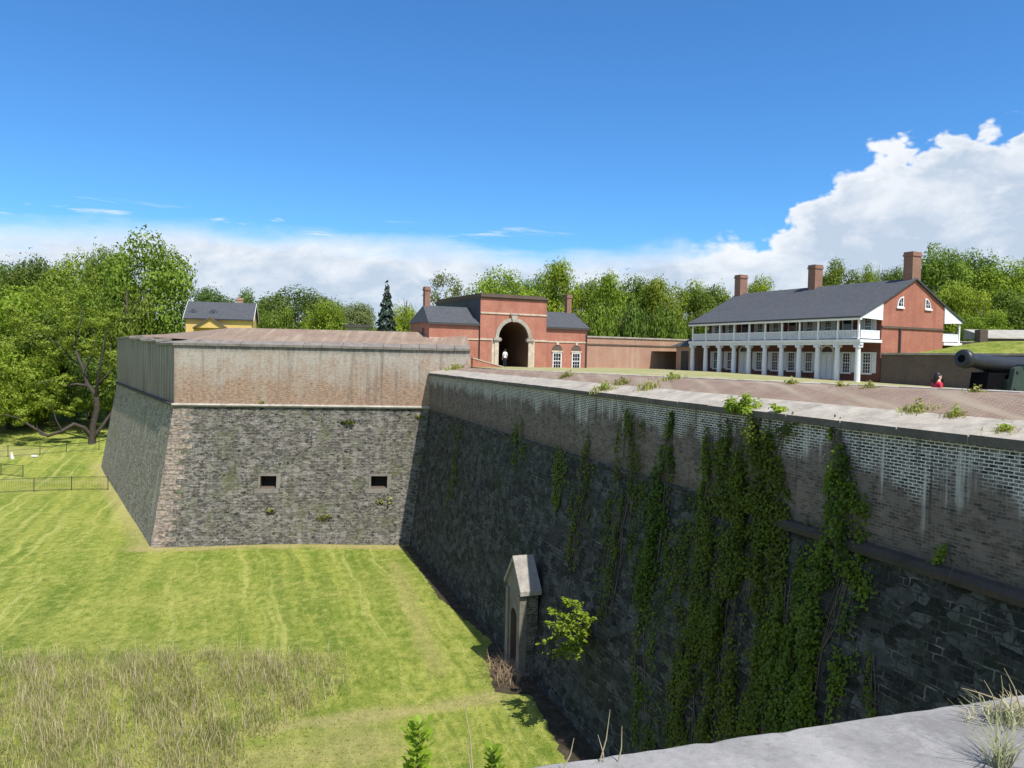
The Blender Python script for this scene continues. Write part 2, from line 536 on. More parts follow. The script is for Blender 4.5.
MT['grey_slab'] = slab_mat('grey_coping_stone', (.215, .19, .165), None, None)
MT['roof_slab'] = slab_mat('little_roof_stone', (.33, .305, .27), None, None)
MT['pale_slab'] = slab_mat('pale_coping_stone', (.275, .265, .252), None, None)
MT['surround'] = slab_mat('loop_surround_stone', (.20, .18, .152), None, None)
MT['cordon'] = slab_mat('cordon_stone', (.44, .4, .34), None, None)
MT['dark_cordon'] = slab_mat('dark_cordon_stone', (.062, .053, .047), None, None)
MT['redtop'] = brick_mat('parapet_top_brick', (.265, .16, .115), (.165, .115, .09), (.34, .29, .22), .22, .08, .012, (.55, 1.4), (.33, .28, .2), .75)
MT['gbrick'] = brick_mat('gatehouse_brick', (.47, .155, .095), (.34, .115, .075), (.48, .33, .25), .215, .075, .009, (.6, 1.25), (.27, .11, .08), .65)
MT['hbrick'] = brick_mat('barracks_brick', (.44, .145, .09), (.33, .11, .07), (.42, .26, .2), .215, .075, .009, (.6, 1.25), (.27, .10, .07), .6)
MT['shade_brick'] = brick_mat('shaded_gallery_brick', (.19, .07, .05), (.14, .055, .042), (.2, .12, .1), .215, .075, .006, (.6, 1.15), (.1, .05, .04), .45)  # barracks brick darkened, with the gallery's shade put into the colour
MT['chbrick'] = brick_mat('chimney_brick', (.30, .16, .115), (.24, .125, .09), (.36, .24, .18), .215, .075, .006, (.6, 1.2), (.2, .11, .08), .5)
MT['obrick'] = brick_mat('old_wall_brick', (.46, .24, .165), (.36, .19, .13), (.4, .32, .25), .22, .078, .01, (.65, 1.25), (.45, .34, .26), .6)
MT['dbrick'] = brick_mat('dark_wall_brick', (.14, .10, .078), (.10, .075, .06), (.16, .13, .1), .22, .078, .008, (.6, 1.3), (.09, .075, .06), .6)
MT['sand'] = plain('sandstone_trim', (.5, .42, .32), .85, .2, 2.5, bump=.2)
MT['slate'] = brick_mat('slate_roof', (.085, .09, .10), (.06, .065, .075), (.035, .037, .042), .28, .2, .012, (.8, 1.3), None, 0, bump=.35)
MT['white'] = plain('white_paint', (.78, .78, .77), .5, .05, 2.0)
MT['offwhite'] = plain('weathered_white_paint', (.66, .67, .67), .6, .1, 3.0)
MT['glass'] = plain('dark_window_glass', (.015, .02, .025), .08, .2, 1.0, spec=.6)
MT['dark'] = plain('unlit_interior', (.03, .025, .022), .9, .2, 1.0)
MT['plaster'] = brick_mat('passage_brick', (.16, .075, .05), (.12, .06, .04), (.15, .1, .08), .22, .08, .008)
MT['iron'] = plain('cast_iron', (.018, .019, .022), .45, .25, 4.0, metal=.0, spec=.5)
MT['muzzle'] = plain('black_bore_and_shade', (.006, .006, .007), .95, .1, 3, spec=.04)  # near-black for the bore, chassis and the painted shade under the barrel
MT['green_iron'] = plain('green_painted_iron', (.035, .055, .042), .5, .2, 3)
MT['wire'] = plain('black_fence_metal', (.03, .032, .03), .5, .1, 3)
MT['lead'] = plain('lead_downpipe', (.06, .055, .055), .6, .1, 3)
MT['yellow'] = plain('yellow_clapboard', (.62, .43, .14), .7, .06, 2)
MT['grey_conc'] = plain('old_concrete', (.34, .32, .27), .9, .2, 1.5, bump=.2)
MT['bark'] = plain('bark', (.10, .08, .062), .95, .35, 3.0, bump=.6)
MT['dark_bark'] = plain('dark_bark', (.06, .05, .042), .95, .35, 3.0, bump=.6)
MT['leaf_mid'] = leaf_mat('leaf_mid_green', (.085, .145, .014), (.20, .285, .03))
MT['leaf_bright'] = leaf_mat('leaf_spring_green', (.135, .205, .014), (.29, .37, .032), .35)
MT['leaf_dark'] = leaf_mat('leaf_dark_green', (.056, .105, .015), (.14, .21, .03))
MT['leaf_pale'] = leaf_mat('leaf_pale_green', (.13, .165, .045), (.26, .30, .10))
MT['leaf_olive'] = leaf_mat('leaf_yellow_green', (.125, .20, .02), (.29, .385, .042), .35)
MT['needle'] = leaf_mat('blue_green_needles', (.022, .04, .026), (.055, .085, .055), .1)
MT['ivy'] = leaf_mat('ivy_leaf', (.042, .074, .006), (.155, .21, .014), .25)
MT['ivy_top'] = leaf_mat('young_vine_leaf', (.13, .21, .012), (.33, .42, .04), .4)
MT['brush'] = leaf_mat('dead_brush_stem', (.16, .10, .06), (.40, .30, .19), .15)
MT['tuft'] = leaf_mat('coping_tuft_blade', (.20, .23, .085), (.46, .46, .28), .3)
MT['shoot'] = leaf_mat('shoot_leaf', (.22, .33, .02), (.42, .52, .06), .5)
MT['weed'] = leaf_mat('weed_leaf', (.16, .20, .03), (.38, .36, .11), .3)
MT['blades'] = leaf_mat('grass_blades', (.21, .25, .045), (.58, .53, .23), .45)
MT['turf_blades'] = leaf_mat('turf_blades', (.19, .25, .035), (.35, .37, .09), .3)
MT['straw'] = leaf_mat('dry_grass', (.36, .3, .17), (.58, .5, .33), .25)
MT['twig'] = plain('bare_vine_stem', (.13, .105, .085), .9, .3, 5)
MT['skin'] = plain('skin', (.55, .34, .26), .6, .05, 3)
MT['hair'] = plain('dark_hair', (.018, .013, .011), .5, .1, 9)
MT['red_cloth'] = plain('red_cloth', (.55, .03, .06), .8, .1, 6)
MT['white_cloth'] = plain('white_cloth', (.75, .75, .76), .8, .06, 6)
MT['dark_cloth'] = plain('dark_cloth', (.02, .022, .03), .8, .1, 6)
MT['pink_cloth'] = plain('dull_pink_cloth', (.3, .16, .14), .8, .1, 6)


def sstep(a, b, x):
    q = np.clip((x - a) / (b - a), 0, 1); return q * q * (3 - 2 * q)


# ------------------------------------------------------------------ ground
def ground_z(x, y):
    x = np.asarray(x, float); y = np.asarray(y, float)
    z = np.full(np.broadcast(x, y).shape, 0.0)
    left = sstep(-46, -60, x)
    z = z + .075 * np.maximum(y - 97, 0) * left * np.clip(1 - (y - 97) / 900, .3, 1)
    hill = sstep(110, 128, y) * sstep(-64, -48, x) + sstep(20, 30, x) * sstep(20, 40, y)
    z = np.maximum(z, 13.4 * np.clip(hill, 0, 1))
    bank = sstep(43, 37, y) * sstep(-2, -9, x)
    z = z + .5 * bank
    z = z + .10 * np.sin(x * .31 + 1) * np.sin(y * .23) * sstep(90, 60, y)
    return z


def gz(x, y): return float(ground_z(np.array([x]), np.array([y]))[0])


xs = np.concatenate([np.linspace(-3000, -160, 14), np.linspace(-150, 80, 150), np.linspace(95, 3000, 14)])
ys = np.concatenate([np.linspace(-300, -10, 6), np.linspace(-5, 200, 170), np.linspace(220, 3000, 14)])
X, Y = np.meshgrid(xs, ys)
Zg = ground_z(X, Y)
me = bpy.data.meshes.new('ground')
nx, ny = len(xs), len(ys)
idx = np.arange(nx * ny).reshape(ny, nx)
q = np.stack([idx[:-1, :-1], idx[:-1, 1:], idx[1:, 1:], idx[1:, :-1]], -1).reshape(-1, 4)
me.from_pydata(np.stack([X, Y, Zg], -1).reshape(-1, 3).tolist(), [], q.tolist())
me.materials.append(MT['lawn'])
me.polygons.foreach_set('use_smooth', [True] * len(me.polygons))
tag(link('ground', me), kind='structure')

# ------------------------------------------------------------------ bastion opposite
bast = thing('bastion', at((A, mA), 0, Z_GND), 'big sunlit stone and brick bastion with two square gun loops standing in the ditch lawn', 'bastion')
sA, sB, sD, sC = (A, mA), (B, fin), (D, fin), (Cc, lin)
sBc = (B, mB)
L = (B - A).length
n_face = (fdir.cross(Wp)).normalized()
if n_face.y > 0: n_face = -n_face
n_bat = (n_face + Wp * BAT).normalized()
o_bat = at(sA, 0, Z_CORD)
ax_s = fdir
ax_t = (Wp + fin * BAT)                      # up the battered face


def face_pt(s, z):                           # z relative to eye, on the battered face
    return A + fdir * s + fin * (-BAT * (Z_CORD - z)) + Wp * (z + E)


def loop_rect(x0, x1, y0, y1):
    p = Ppl(x0, y0, o_bat, n_bat); q2 = Ppl(x1, y1, o_bat, n_bat)
    return ((p - A).dot(fdir), (q2 - A).dot(fdir), p.z - E, q2.z - E)


loops = [loop_rect(260.5, 276, 476, 488.5), loop_rect(371, 387, 478.5, 491.5)]
QW = 1.7
mb = MB()
zt = loops[0][2]; zb = loops[0][3]
loops = [(a, b, zt, zb) for a, b, _, _ in loops]
zs = [Z_CORD, zt, zb, Z_GND]
ss = [.0] + [v for lp in loops for v in lp[:2]] + [L]
# left and right ends follow the battered arrises
def edgeL(z): return ((at(sA, -BAT * (Z_CORD - z), z) - A).dot(fdir))
def edgeR(z): return ((at(sBc, -BAT * (Z_CORD - z), z) - A).dot(fdir)) + .6
for zi in range(3):
    for si in range(len(ss) - 1):
        if zi == 1 and si in (1, 3): continue
        def S(i, z): return edgeL(z) if i == 0 else edgeR(z) if i == len(ss) - 1 else ss[i]
        z0, z1 = zs[zi], zs[zi + 1]
        mb.face([face_pt(S(si, z0), z0), face_pt(S(si + 1, z0), z0), face_pt(S(si + 1, z1), z1), face_pt(S(si, z1), z1)])
mb.build('stone_face', MT['bstone'], bast, fix=False)
for a, b, z1, z0 in loops:
    e = MB()
    c = [face_pt(a, z0), face_pt(b, z0), face_pt(b, z1), face_pt(a, z1)]
    ins = [p + fin * .9 + (Vector((0, 0, .12)) if k < 2 else Vector((0, 0, -.12))) for k, p in enumerate(c)]
    for k in range(4): e.face([c[k], c[(k + 1) % 4], ins[(k + 1) % 4], ins[k]], 0)
    e.face(ins, 1)
    ob = e.build('gun_loop', [MT['dbrick'], MT['dark']], bast)
    s_ = MB()
    w = .42
    def blk(s0, s1, za, zb_):
        o1 = [face_pt(s0, za), face_pt(s1, za), face_pt(s1, zb_), face_pt(s0, zb_)]
        s_.hexa([p + n_bat * -.1 for p in o1], [p + n_bat * .025 for p in o1])
    blk(a - .2, b + .35, z1 + .004, z1 + .2); blk(a - .45, b + .2, z0 - .4, z0 - .004)
    blk(a - w * .4, a - .004, z0 + .01, z1 - .01); blk(b + .004, b + w * .8, z0 + .01, z1 - .01)
    s_.build('surround', MT['surround'], ob)
mb = MB(); z1 = Z_CORD - .13; k = 0
while z1 > Z_GND + .2:
    hq = rnd.uniform(.34, .46); z0 = z1 - hq; wq = (1.15 if k % 2 else 1.75) + rnd.uniform(-.15, .25)
    o1 = [face_pt(edgeL(z1) + .01, z1), face_pt(edgeL(z1) + wq, z1), face_pt(edgeL(z0) + wq, z0), face_pt(edgeL(z0) + .01, z0)]
    mb.hexa([q_ - n_bat * .2 for q_ in o1], [q_ + n_bat * .02 for q_ in o1])
    z1 = z0 - .012; k += 1
mb.build('quoins', MT['quoin'], bast)
mb = MB(); strip(mb, sC, sA, [(0, Z_CORD), (-BAT * HZ, Z_GND)])
mb.build('flank_stone_face', MT['fstone'], bast)
# brickwork
mb = MB(); strip(mb, sA, sD, [(.0, Z_TOP - .2), (.0, Z_CORD)])
mb.face([at(sD, 0, Z_TOP - .2), at(sD, 6, Z_TOP - .2), at(sD, 6, Z_CORD), at(sD, 0, Z_CORD)])
mb.build('brick_face', MT['bbrick'], bast)
NST = 4
Lf = (Cc - A).length
mbw, mbc, mbt = MB(), MB(), MB()
cuts = [0, 9.5, 21, 31, Lf]
for k in range(NST):
    st0 = (A, mA) if k == 0 else (A + ldir * cuts[k], lin)
    st1 = (A + ldir * cuts[k + 1], lin)
    zt_ = Z_TOP + .28 * k
    strip(mbw, st0, st1, [(0, zt_ - .2), (0, Z_CORD)])
    slab = [(-.14, zt_ - .2), (-.14, zt_), (1.3, zt_ + .25), (1.3, zt_)]
    solid(mbc, st0, st1, slab)
    za0, za1 = Z_TOP + .31 + .84 * cuts[k] / Lf, Z_TOP + .31 + .84 * cuts[k + 1] / Lf
    strip(mbt, st0, st1, [(1.25, za0), (5.6, 2.12), (5.6, -1.5)], prof1=[(1.25, za1), (5.6, 2.12), (5.6, -1.5)])
mbw.build('flank_brick_face', MT['bgrey'], bast)
mbc.build('stepped_coping', MT['grey_slab'], bast)
# coping of the face: separate stones with open joints, in one mesh
mb = MB(); s = 0.0; k = 0
Ld = (D - A).length
while s < Ld:
    w = 1.5 + .35 * rnd.random(); e = min(Ld, s + w)
    st0 = (A, mA) if s == 0 else (A + fdir * (s + .02), fin)
    st1 = (A + fdir * (e - .02), fin)
    j = rnd.uniform(-.012, .012)
    solid(mb, st0, st1, [(-.14, Z_TOP - .2 + j), (-.14, Z_TOP + j), (1.3, Z_TOP + .33 + j), (1.3, Z_TOP + .1)])
    s = e
mb.build('coping', MT['grey_slab'], bast)
strip(mbt, sA, sD, [(1.3, Z_TOP + .31), (5.6, 2.12), (5.6, -1.5)])
mbt.face([at(sD, 1.3, Z_TOP + .31), at(sD, 5.6, 2.12), at(sD, 5.6, -1.5), at(sD, 1.3, -1.5)])
mbt.build('parapet_top', MT['redtop'], bast)
mb = MB()
cp = [(.02, Z_CORD + .12), (-.2, Z_CORD + .12), (-.26, Z_CORD + .0), (-.2, Z_CORD - .12), (.02, Z_CORD - .12)]
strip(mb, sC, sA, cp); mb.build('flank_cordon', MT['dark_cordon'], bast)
mb = MB()
strip(mb, sA, (B + fdir * .4, fin), cp); mb.build('cordon', MT['cordon'], bast)
# earth fill inside
mb = MB(); mb.face([at(sC, 5.5, 1.2), at(sA, 5.5, 1.2), at(sD, 5.5, 1.2), at(sC, 45, 1.2)])
mb.build('grass_fill', MT['lawn'], bast)

# ------------------------------------------------------------------ curtain wall
curt = thing('curtain_wall', at((B, cin), 0, Z_GND), 'long shaded dark curtain wall of rubble and brick with ivy running from right edge to bastion', 'fort wall')
k0, k1 = (B, mB), (KEND, cin)
k0u = (B - cdir * 4.4, cin)                   # the parapet top runs on past the bastion shoulder
mb = MB()
nS = 24
LK = (KEND - B).length
HB = 4.5 - .0
def kst(s): return (B + cdir * s, cin) if s > .01 else (B, mB)
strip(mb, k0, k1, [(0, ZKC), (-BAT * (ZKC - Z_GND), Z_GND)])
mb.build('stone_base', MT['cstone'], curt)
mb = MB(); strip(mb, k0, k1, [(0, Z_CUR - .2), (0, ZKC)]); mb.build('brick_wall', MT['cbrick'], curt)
mb = MB(); strip(mb, (B + cdir * .3, cin), (B + cdir * 45.5, cin), [(.01, ZKC + .16), (-.05, ZKC + .1), (-.07, ZKC), (-.05, ZKC - .1), (.0, ZKC - .14)])
mb.build('worn_cordon', MT['cstone'], curt)
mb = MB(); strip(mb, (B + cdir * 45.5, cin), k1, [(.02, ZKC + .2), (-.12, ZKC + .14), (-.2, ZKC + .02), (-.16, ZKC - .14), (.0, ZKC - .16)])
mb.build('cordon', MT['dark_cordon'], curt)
mb = MB(); mj = MB(); s = 0.0
while s < LK:
    w = 1.9 + .9 * rnd.random(); e = min(LK, s + w)
    st0 = (B, mB) if s == 0 else (B + cdir * (s + .018), cin)
    st1 = (B + cdir * (e - .018), cin)
    j = rnd.uniform(-.015, .015)
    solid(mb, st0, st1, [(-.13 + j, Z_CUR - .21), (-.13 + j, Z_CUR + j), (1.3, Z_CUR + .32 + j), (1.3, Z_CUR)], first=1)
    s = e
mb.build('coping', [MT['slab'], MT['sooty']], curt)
strip(mj, k0, k1, [(-.05, Z_CUR - .06), (1.3, Z_CUR + .27)])
mj.build('joint_mortar', MT['cordon'], curt)
mb = MB()
def ztop(s): return Z_CUR + .44 + .0085 * s   # the superior slope eases off towards the bastion
prof_a = [(1.3, Z_CUR + .27), (3.6, ztop(-5)), (3.6, ztop(-5) - .2)]
prof_b = [(1.3, Z_CUR + .31), (3.6, ztop(LK)), (3.6, ztop(LK) - .2)]
strip(mb, (B - cdir * 5, cin), k1, prof_a, prof1=prof_b)
mb.build('parapet_top', MT['redtop'], curt)
mb = MB(); s = -5.0
while s < LK:
    w = 1.2 + .5 * rnd.random(); e = min(LK, s + w)
    solid(mb, (B + cdir * (s + .015), cin), (B + cdir * (e - .015), cin), [(3.6, ztop(s) - .3), (3.6, ztop(s) + .03), (4.1, ztop(s) + .04), (4.1, Z_CUR - .6)])
    s = e
mb.build('inner_coping', MT['cordon'], curt)

# ------------------------------------------------------------------ near parapet under the photographer
N0 = Pz(525, 765, -1.55); N1 = Pz(1024, 692, -1.55)
N0.z = N1.z = 0
ndir = (N1 - N0).normalized(); nin = Vector((ndir.y, -ndir.x, 0))
nb = thing('near_bastion', (N0.x, N0.y, 0), 'near grey stone coping slab of the parapet in the lower right corner', 'parapet')
na, nz = (N0 - ndir * 14, nin), (N0 + ndir * 9.0, nin)
mb = MB(); s = -14.0
for e in (-11.2, -8, -5.4, -2.6, -.35, 4.2, 9.0):
    n_ = max(2, int((e - s) / .07)); ring = []
    for k in range(n_ + 1):
        st = (N0 + ndir * (s + .012 + (e - s - .024) * k / n_), nin)
        j1, j2 = rnd.gauss(0, .0025), rnd.gauss(0, .0015)
        if rnd.random() < .03: j1 += rnd.uniform(.006, .02)
        ring.append([at(st, j1, -1.8), at(st, j1, -1.585 + j2), at(st, .008 + j1, -1.562 + j2), at(st, .03 + j1 * 1.2, -1.55), at(st, .5, -1.53 + rnd.gauss(0, .001)), at(st, 1.35, -1.50), at(st, 1.35, -1.8)])
    mb.grid(ring); mb.face(list(reversed(ring[0]))); mb.face(ring[-1])
    s = e
ns = mb.build('coping', MT['pale_slab'], nb)
mb = MB(); strip(mb, na, nz, [(.16, -1.7), (.16, Z_CORD), (.16 - BAT * HZ, Z_GND)]); mb.build('brick_wall', MT['cbrick'], nb)
mb = MB(); strip(mb, na, nz, [(1.35, -1.51), (5.5, -1.2)]); mb.build('parapet_top', MT['redtop'], nb)

# ------------------------------------------------------------------ parade ground
def parade_z(x, y):
    g = sstep(40, 12, np.hypot(x - 2, y - 75)) * .65
    fl = sstep(24, 50, y) * .42
    return E - 2.0 + np.maximum(fl, 0) + g * .9


pts = []
uu = np.linspace(3.9, 62, 50); tt = np.linspace(-12, 70, 60)
mbp = []
for t_ in tt:
    row = []
    for u_ in uu:
        p = B + cdir * t_ + cin * u_
        row.append((p.x, p.y, float(parade_z(np.array(p.x), np.array(p.y)))))
    mbp.append(row)
mb = MB(); mb.grid(mbp)
# behind the bastion to the gatehouse yard
q0 = [B - cdir * 12 + cin * 3.9, B - cdir * 12 + cin * 62]
mb.face([(q0[0].x, q0[0].y, E - 1.45), (q0[1].x, q0[1].y, E - 1.45), (40, 125, E - 1.8), (-45, 125, E - 1.8), (-30, 85, E - 1.45)])
pg = mb.build('parade_ground', MT['parade'])
tag(pg, kind='structure')

# ------------------------------------------------------------------ helpers for buildings
def window(fr, a, b, c0, w, h, parent, shutters=True, rows=4, cols=3, name='window', face=-1, trim=None):
    """a: centre along the wall, b: wall plane, outward is -v (face=-1)"""
    o = MB(); f = face; trim = trim or MT['white']
    fw_ = .09
    B0, B1 = sorted((b, b + f * .06))
    o.box(fr, a - w / 2, a - w / 2 + fw_, B0, B1, c0, c0 + h)
    o.box(fr, a + w / 2 - fw_, a + w / 2, B0, B1, c0, c0 + h)
    o.box(fr, a - w / 2 + fw_, a + w / 2 - fw_, B0, B1, c0 + h - fw_, c0 + h)
    S0, S1 = sorted((b, b + f * .13))
    o.box(fr, a - w / 2 - .08, a + w / 2 + .08, S0, S1, c0 - .12, c0)
    M0, M1 = sorted((b, b + f * .035))
    for k in range(1, cols):
        x = a - w / 2 + fw_ + (w - 2 * fw_) * k / cols
        o.box(fr, x - .012, x + .012, M0, M1, c0, c0 + h - fw_)
    for k in range(1, rows):
        z = c0 + (h - fw_) * k / rows; th = .035 if k == rows // 2 else .012
        for kk in range(cols):
            x0 = a - w / 2 + fw_ + (w - 2 * fw_) * kk / cols + .018; x1 = a - w / 2 + fw_ + (w - 2 * fw_) * (kk + 1) / cols - .018
            o.box(fr, x0, x1, M0, M1, z - th, z + th)
    wob = o.build(name, trim, parent)
    p = MB(); G0, G1 = sorted((b, b + f * .012))
    p.box(fr, a - w / 2 + .03, a + w / 2 - .03, G0 + .001, G1, c0 + .01, c0 + h - .02)
    p.build('pane', MT['glass'], wob)
    if shutters:
        for sgn in (-1, 1):
            s_ = MB(); x0, x1 = sorted((a + sgn * (w / 2 + .03), a + sgn * (w / 2 + .03 + w * .5)))
            H0, H1 = sorted((b, b + f * .05)); H2, H3 = sorted((b + f * .05, b + f * .07))
            s_.box(fr, x0, x1, H0, H1, c0, c0 + h)
            s_.box(fr, x0 + .05, x1 - .05, H2, H3, c0 + .08, c0 + h * .47)
            s_.box(fr, x0 + .05, x1 - .05, H2, H3, c0 + h * .53, c0 + h - .08)
            s_.build('shutter', MT['offwhite'], wob)
    return wob


def chimney(fr, a, b, z0, z1, wa, wb, mat, parent):
    o = MB()
    o.box(fr, a - wa / 2, a + wa / 2, b - wb / 2, b + wb / 2, z0, z1 - .35)
    o.box(fr, a - wa / 2 - .06, a + wa / 2 + .06, b - wb / 2 - .06, b + wb / 2 + .06, z1 - .35, z1 - .2)
    o.box(fr, a - wa / 2 - .02, a + wa / 2 + .02, b - wb / 2 - .02, b + wb / 2 + .02, z1 - .2, z1)
    c = o.build('chimney', mat, parent)
    p = MB(); p.box(fr, a - wa / 2 + .15, a + wa / 2 - .15, b - wb / 2 + .15, b + wb / 2 - .15, z1, z1 + .03)
    p.build('flue_cap', MT['dark'], c)
    return c


# ------------------------------------------------------------------ gatehouse
G0 = P(480, 340, 72.0); G0.z = E
g = Frame(G0, 63)
GW, GD, GB = 7.1, 11.5, -2.0
gate = thing('gatehouse', g(0, 0, -1.2), 'red brick gatehouse with tall arched passage, slate wings and two slim chimneys', 'gatehouse')
gate.location = g(GW / 2, 0, -1.3)
# centre block with the arch cut through
cx, ar, spr, gr = 3.5, 1.6, 1.75, -1.1
top = 5.55
N = 20
arc = [(cx + ar * math.cos(math.pi - math.pi * k / N), spr + ar * math.sin(math.pi * k / N)) for k in range(N + 1)]
def block_face(mb, b):
    mb.face([g(0, b, GB), g(cx - ar, b, GB), g(cx - ar, b, spr), g(0, b, spr)])
    mb.face([g(cx + ar, b, GB), g(GW, b, GB), g(GW, b, spr), g(cx + ar, b, spr)])
    mb.face([g(0, b, spr), g(cx - ar, b, spr), g(cx - ar, b, top), g(0, b, top)])
    mb.face([g(cx + ar, b, spr), g(GW, b, spr), g(GW, b, top), g(cx + ar, b, top)])
    for k in range(N):
        mb.face([g(arc[k][0], b, arc[k][1]), g(arc[k + 1][0], b, arc[k + 1][1]), g(arc[k + 1][0], b, top), g(arc[k][0], b, top)])
mb = MB()
block_face(mb, 0)
mb.face([g(GW, 0, GB), g(GW, GD, GB), g(GW, GD, top), g(GW, 0, top)])
mb.face([g(0, GD, GB), g(GW, GD, GB), g(GW, GD, top), g(0, GD, top)])
mb.build('brick_front', MT['gbrick'], gate, fix=False)
mb = MB()
mb.face([g(0, 0, GB), g(0, GD, GB), g(0, GD, top), g(0, 0, top)])
mb.build('slated_side', MT['slate'], gate)
mb = MB()                                    # vault
prof = [(cx - ar, GB)] + arc + [(cx + ar, GB)]
mb.grid([[g(a, b, c) for a, c in prof] for b in (.0, 9.0)])
vault = mb.build('vaulted_passage', MT['plaster'], gate)
mb = MB(); mb.face([g(a, 9.0, c) for a, c in prof]); mb.build('passage_door', MT['dark'], gate)
mb = MB(); mb.face([g(cx - ar, -.3, gr), g(cx + ar, -.3, gr), g(cx + ar, 9, gr), g(cx - ar, 9, gr)]); mb.build('passage_floor', MT['grey_conc'], gate)
mb = MB()                                    # flat roof and coping
mb.box(g, -.06, GW + .06, -.2, GD + .1, top, top + .13)
mb.box(g, -.03, GW + .03, -.1, GD + .05, top - .12, top)
mb.box(g, .1, GW - .1, .1, GD - .1, top + .16, top + .34)
mb.build('cornice', MT['dbrick'], gate)
mb = MB()
mb.box(g, 0, GW, -.07, -.002, 3.98, 4.13)
mb.box(g, -.0, cx - ar - .48, -.07, -.002, 1.5, 1.66); mb.box(g, cx + ar + .48, GW, -.07, -.002, 1.5, 1.66)
mb.build('string_course', MT['sand'], gate)
mb = MB()                                    # arch surround, imposts, keystone
r2 = ar + .34
for k in range(N):
    t0, t1 = math.pi - math.pi * k / N, math.pi - math.pi * (k + 1) / N
    pr = [(cx + ar * math.cos(t0), spr + ar * math.sin(t0)), (cx + ar * math.cos(t1), spr + ar * math.sin(t1)), (cx + r2 * math.cos(t1), spr + r2 * math.sin(t1)), (cx + r2 * math.cos(t0), spr + r2 * math.sin(t0))]
    mb.hexa([g(a, -.1, c) for a, c in pr], [g(a, .2, c) for a, c in pr])
mb.build('archivolt', MT['slab'], gate)
for sg in (-1, 1):
    mb = MB()
    x = cx + sg * (ar + .2)
    mb.box(g, x - .2, x + .2, -.12, .1, GB, spr - .25)
    mb.box(g, x + .2 if sg > 0 else x - .5, x + .5 if sg > 0 else x - .2, -.05, .1, GB, spr - .25)
    mb.build('jamb_stones', MT['sand'], gate)
for sg in (-1, 1):
    mb = MB()
    x = cx + sg * (ar + .17)
    mb.box(g, x - .42, x + .42, -.24, .12, spr - .25, spr - .05); mb.box(g, x - .34, x + .34, -.18, .12, spr - .05, spr + .04)
    mb.box(g, x - .34, x + .34, -.18, .12, spr - .36, spr - .25)
    mb.build('impost', MT['slab'], gate)
mb = MB()
ks = [(-.2, spr + ar - .05), (.2, spr + ar - .05), (.36, spr + ar + .62), (-.36, spr + ar + .62)]
mb.hexa([g(cx + a, -.22, c) for a, c in ks], [g(cx + a, .02, c) for a, c in ks])
mb.box(g, cx - .46, cx + .46, -.26, .02, spr + ar + .62, spr + ar + .74)
mb.build('keystone', MT['slab'], gate)
# wings
def wing(a0, a1, b0, b1, hip_left):
    zt_ = 3.0
    mb = MB(); wl = mb
    wl.face([g(a0, b0, GB), g(a1, b0, GB), g(a1, b0, zt_), g(a0, b0, zt_)])
    wl.face([g(a0, b0, GB), g(a0, b1, GB), g(a0, b1, zt_), g(a0, b0, zt_)])
    wl.face([g(a1, b0, GB), g(a1, b1, GB), g(a1, b1, zt_), g(a1, b0, zt_)])
    wl.face([g(a0, b1, GB), g(a1, b1, GB), g(a1, b1, zt_), g(a0, b1, zt_)])
    w_ = wl.build('wing_wall', MT['gbrick'], gate)
    o = .16; bm_ = (b0 + b1) / 2; zr = 4.65
    mb = MB()
    e = [g(a0 - o, b0 - o, zt_), g(a1 + o, b0 - o, zt_), g(a1 + o, b1 + o, zt_), g(a0 - o, b1 + o, zt_)]
    if hip_left:
        r0, r1 = g(a0 + .35, bm_, zr), g(a1 - .02, bm_, zr)
        e[1] = g(a1 - .02, b0 - o, zt_); e[2] = g(a1 - .02, b1 + o, zt_)
    else:
        r0, r1 = g(a0 + .02, bm_, zr), g(a1 - .15, bm_, zr)
        e[0] = g(a0 + .02, b0 - o, zt_); e[3] = g(a0 + .02, b1 + o, zt_)
    mb.face([e[0], e[1], r1, r0]); mb.face([e[2], e[3], r0, r1])
    mb.face([e[1], e[2], r1]); mb.face([e[3], e[0], r0])
    mb.face([e[3], e[2], e[1], e[0]])
    rf = mb.build('wing_roof', MT['slate'], gate)
    mb = MB()
    l0, l1 = (a0 - o - .05, a1 - .02) if hip_left else (a0 + .02, a1 + o + .05)
    mb.box(g, l0, l1, b0 - o - .06, b0 - .002, zt_ - .2, zt_ - .004)
    mb.build('eaves_board', MT['lead'], gate)
    mb = MB(); mb.box(g, a0, a1, b0 - .06, b0 - .002, 1.48, 1.62); mb.build('string_course', MT['sand'], gate)
    ca = a0 + .72 if hip_left else a1 - .75
    chimney(g, ca, bm_ + .1, 4.0, 6.4 if hip_left else 6.5, .52, .52, MT['chbrick'], gate)
    return w_
wing(-4.98, 0, .25, 5.4, True)
wing(GW, GW + 4.9, .25, 5.4, False)
for ac in (GW + 1.4, GW + 3.6):
    w_ = window(g, ac, .25, -1.06, 1.0, 1.55, gate, shutters=False, rows=4, cols=3)
    m2 = MB()
    m2.box(g, ac - .64, ac + .64, .15, .248, .51, .68)
    m2.build('lintel', MT['sand'], gate)
    m2 = MB()
    ar_ = [(ac + .58 * math.cos(t), 0.685 + .6 * math.sin(t)) for t in [math.pi - math.pi * k / 10 for k in range(11)]]
    m2.hexa([g(a, .19, c) for a, c in ar_], [g(a, .246, c) for a, c in ar_])
    m2.build('relieving_arch', MT['dbrick'], gate)
    m2 = MB(); m2.box(g, ac - .14, ac + .14, .12, .246, 1.25, 1.5); m2.build('keystone', MT['sand'], gate)
mb = MB(); mb.tube([g(GW + 4.75, .12, -1.5), g(GW + 4.75, .12, 2.5)], .06, 8); mb.build('downpipe', MT['lead'], gate)
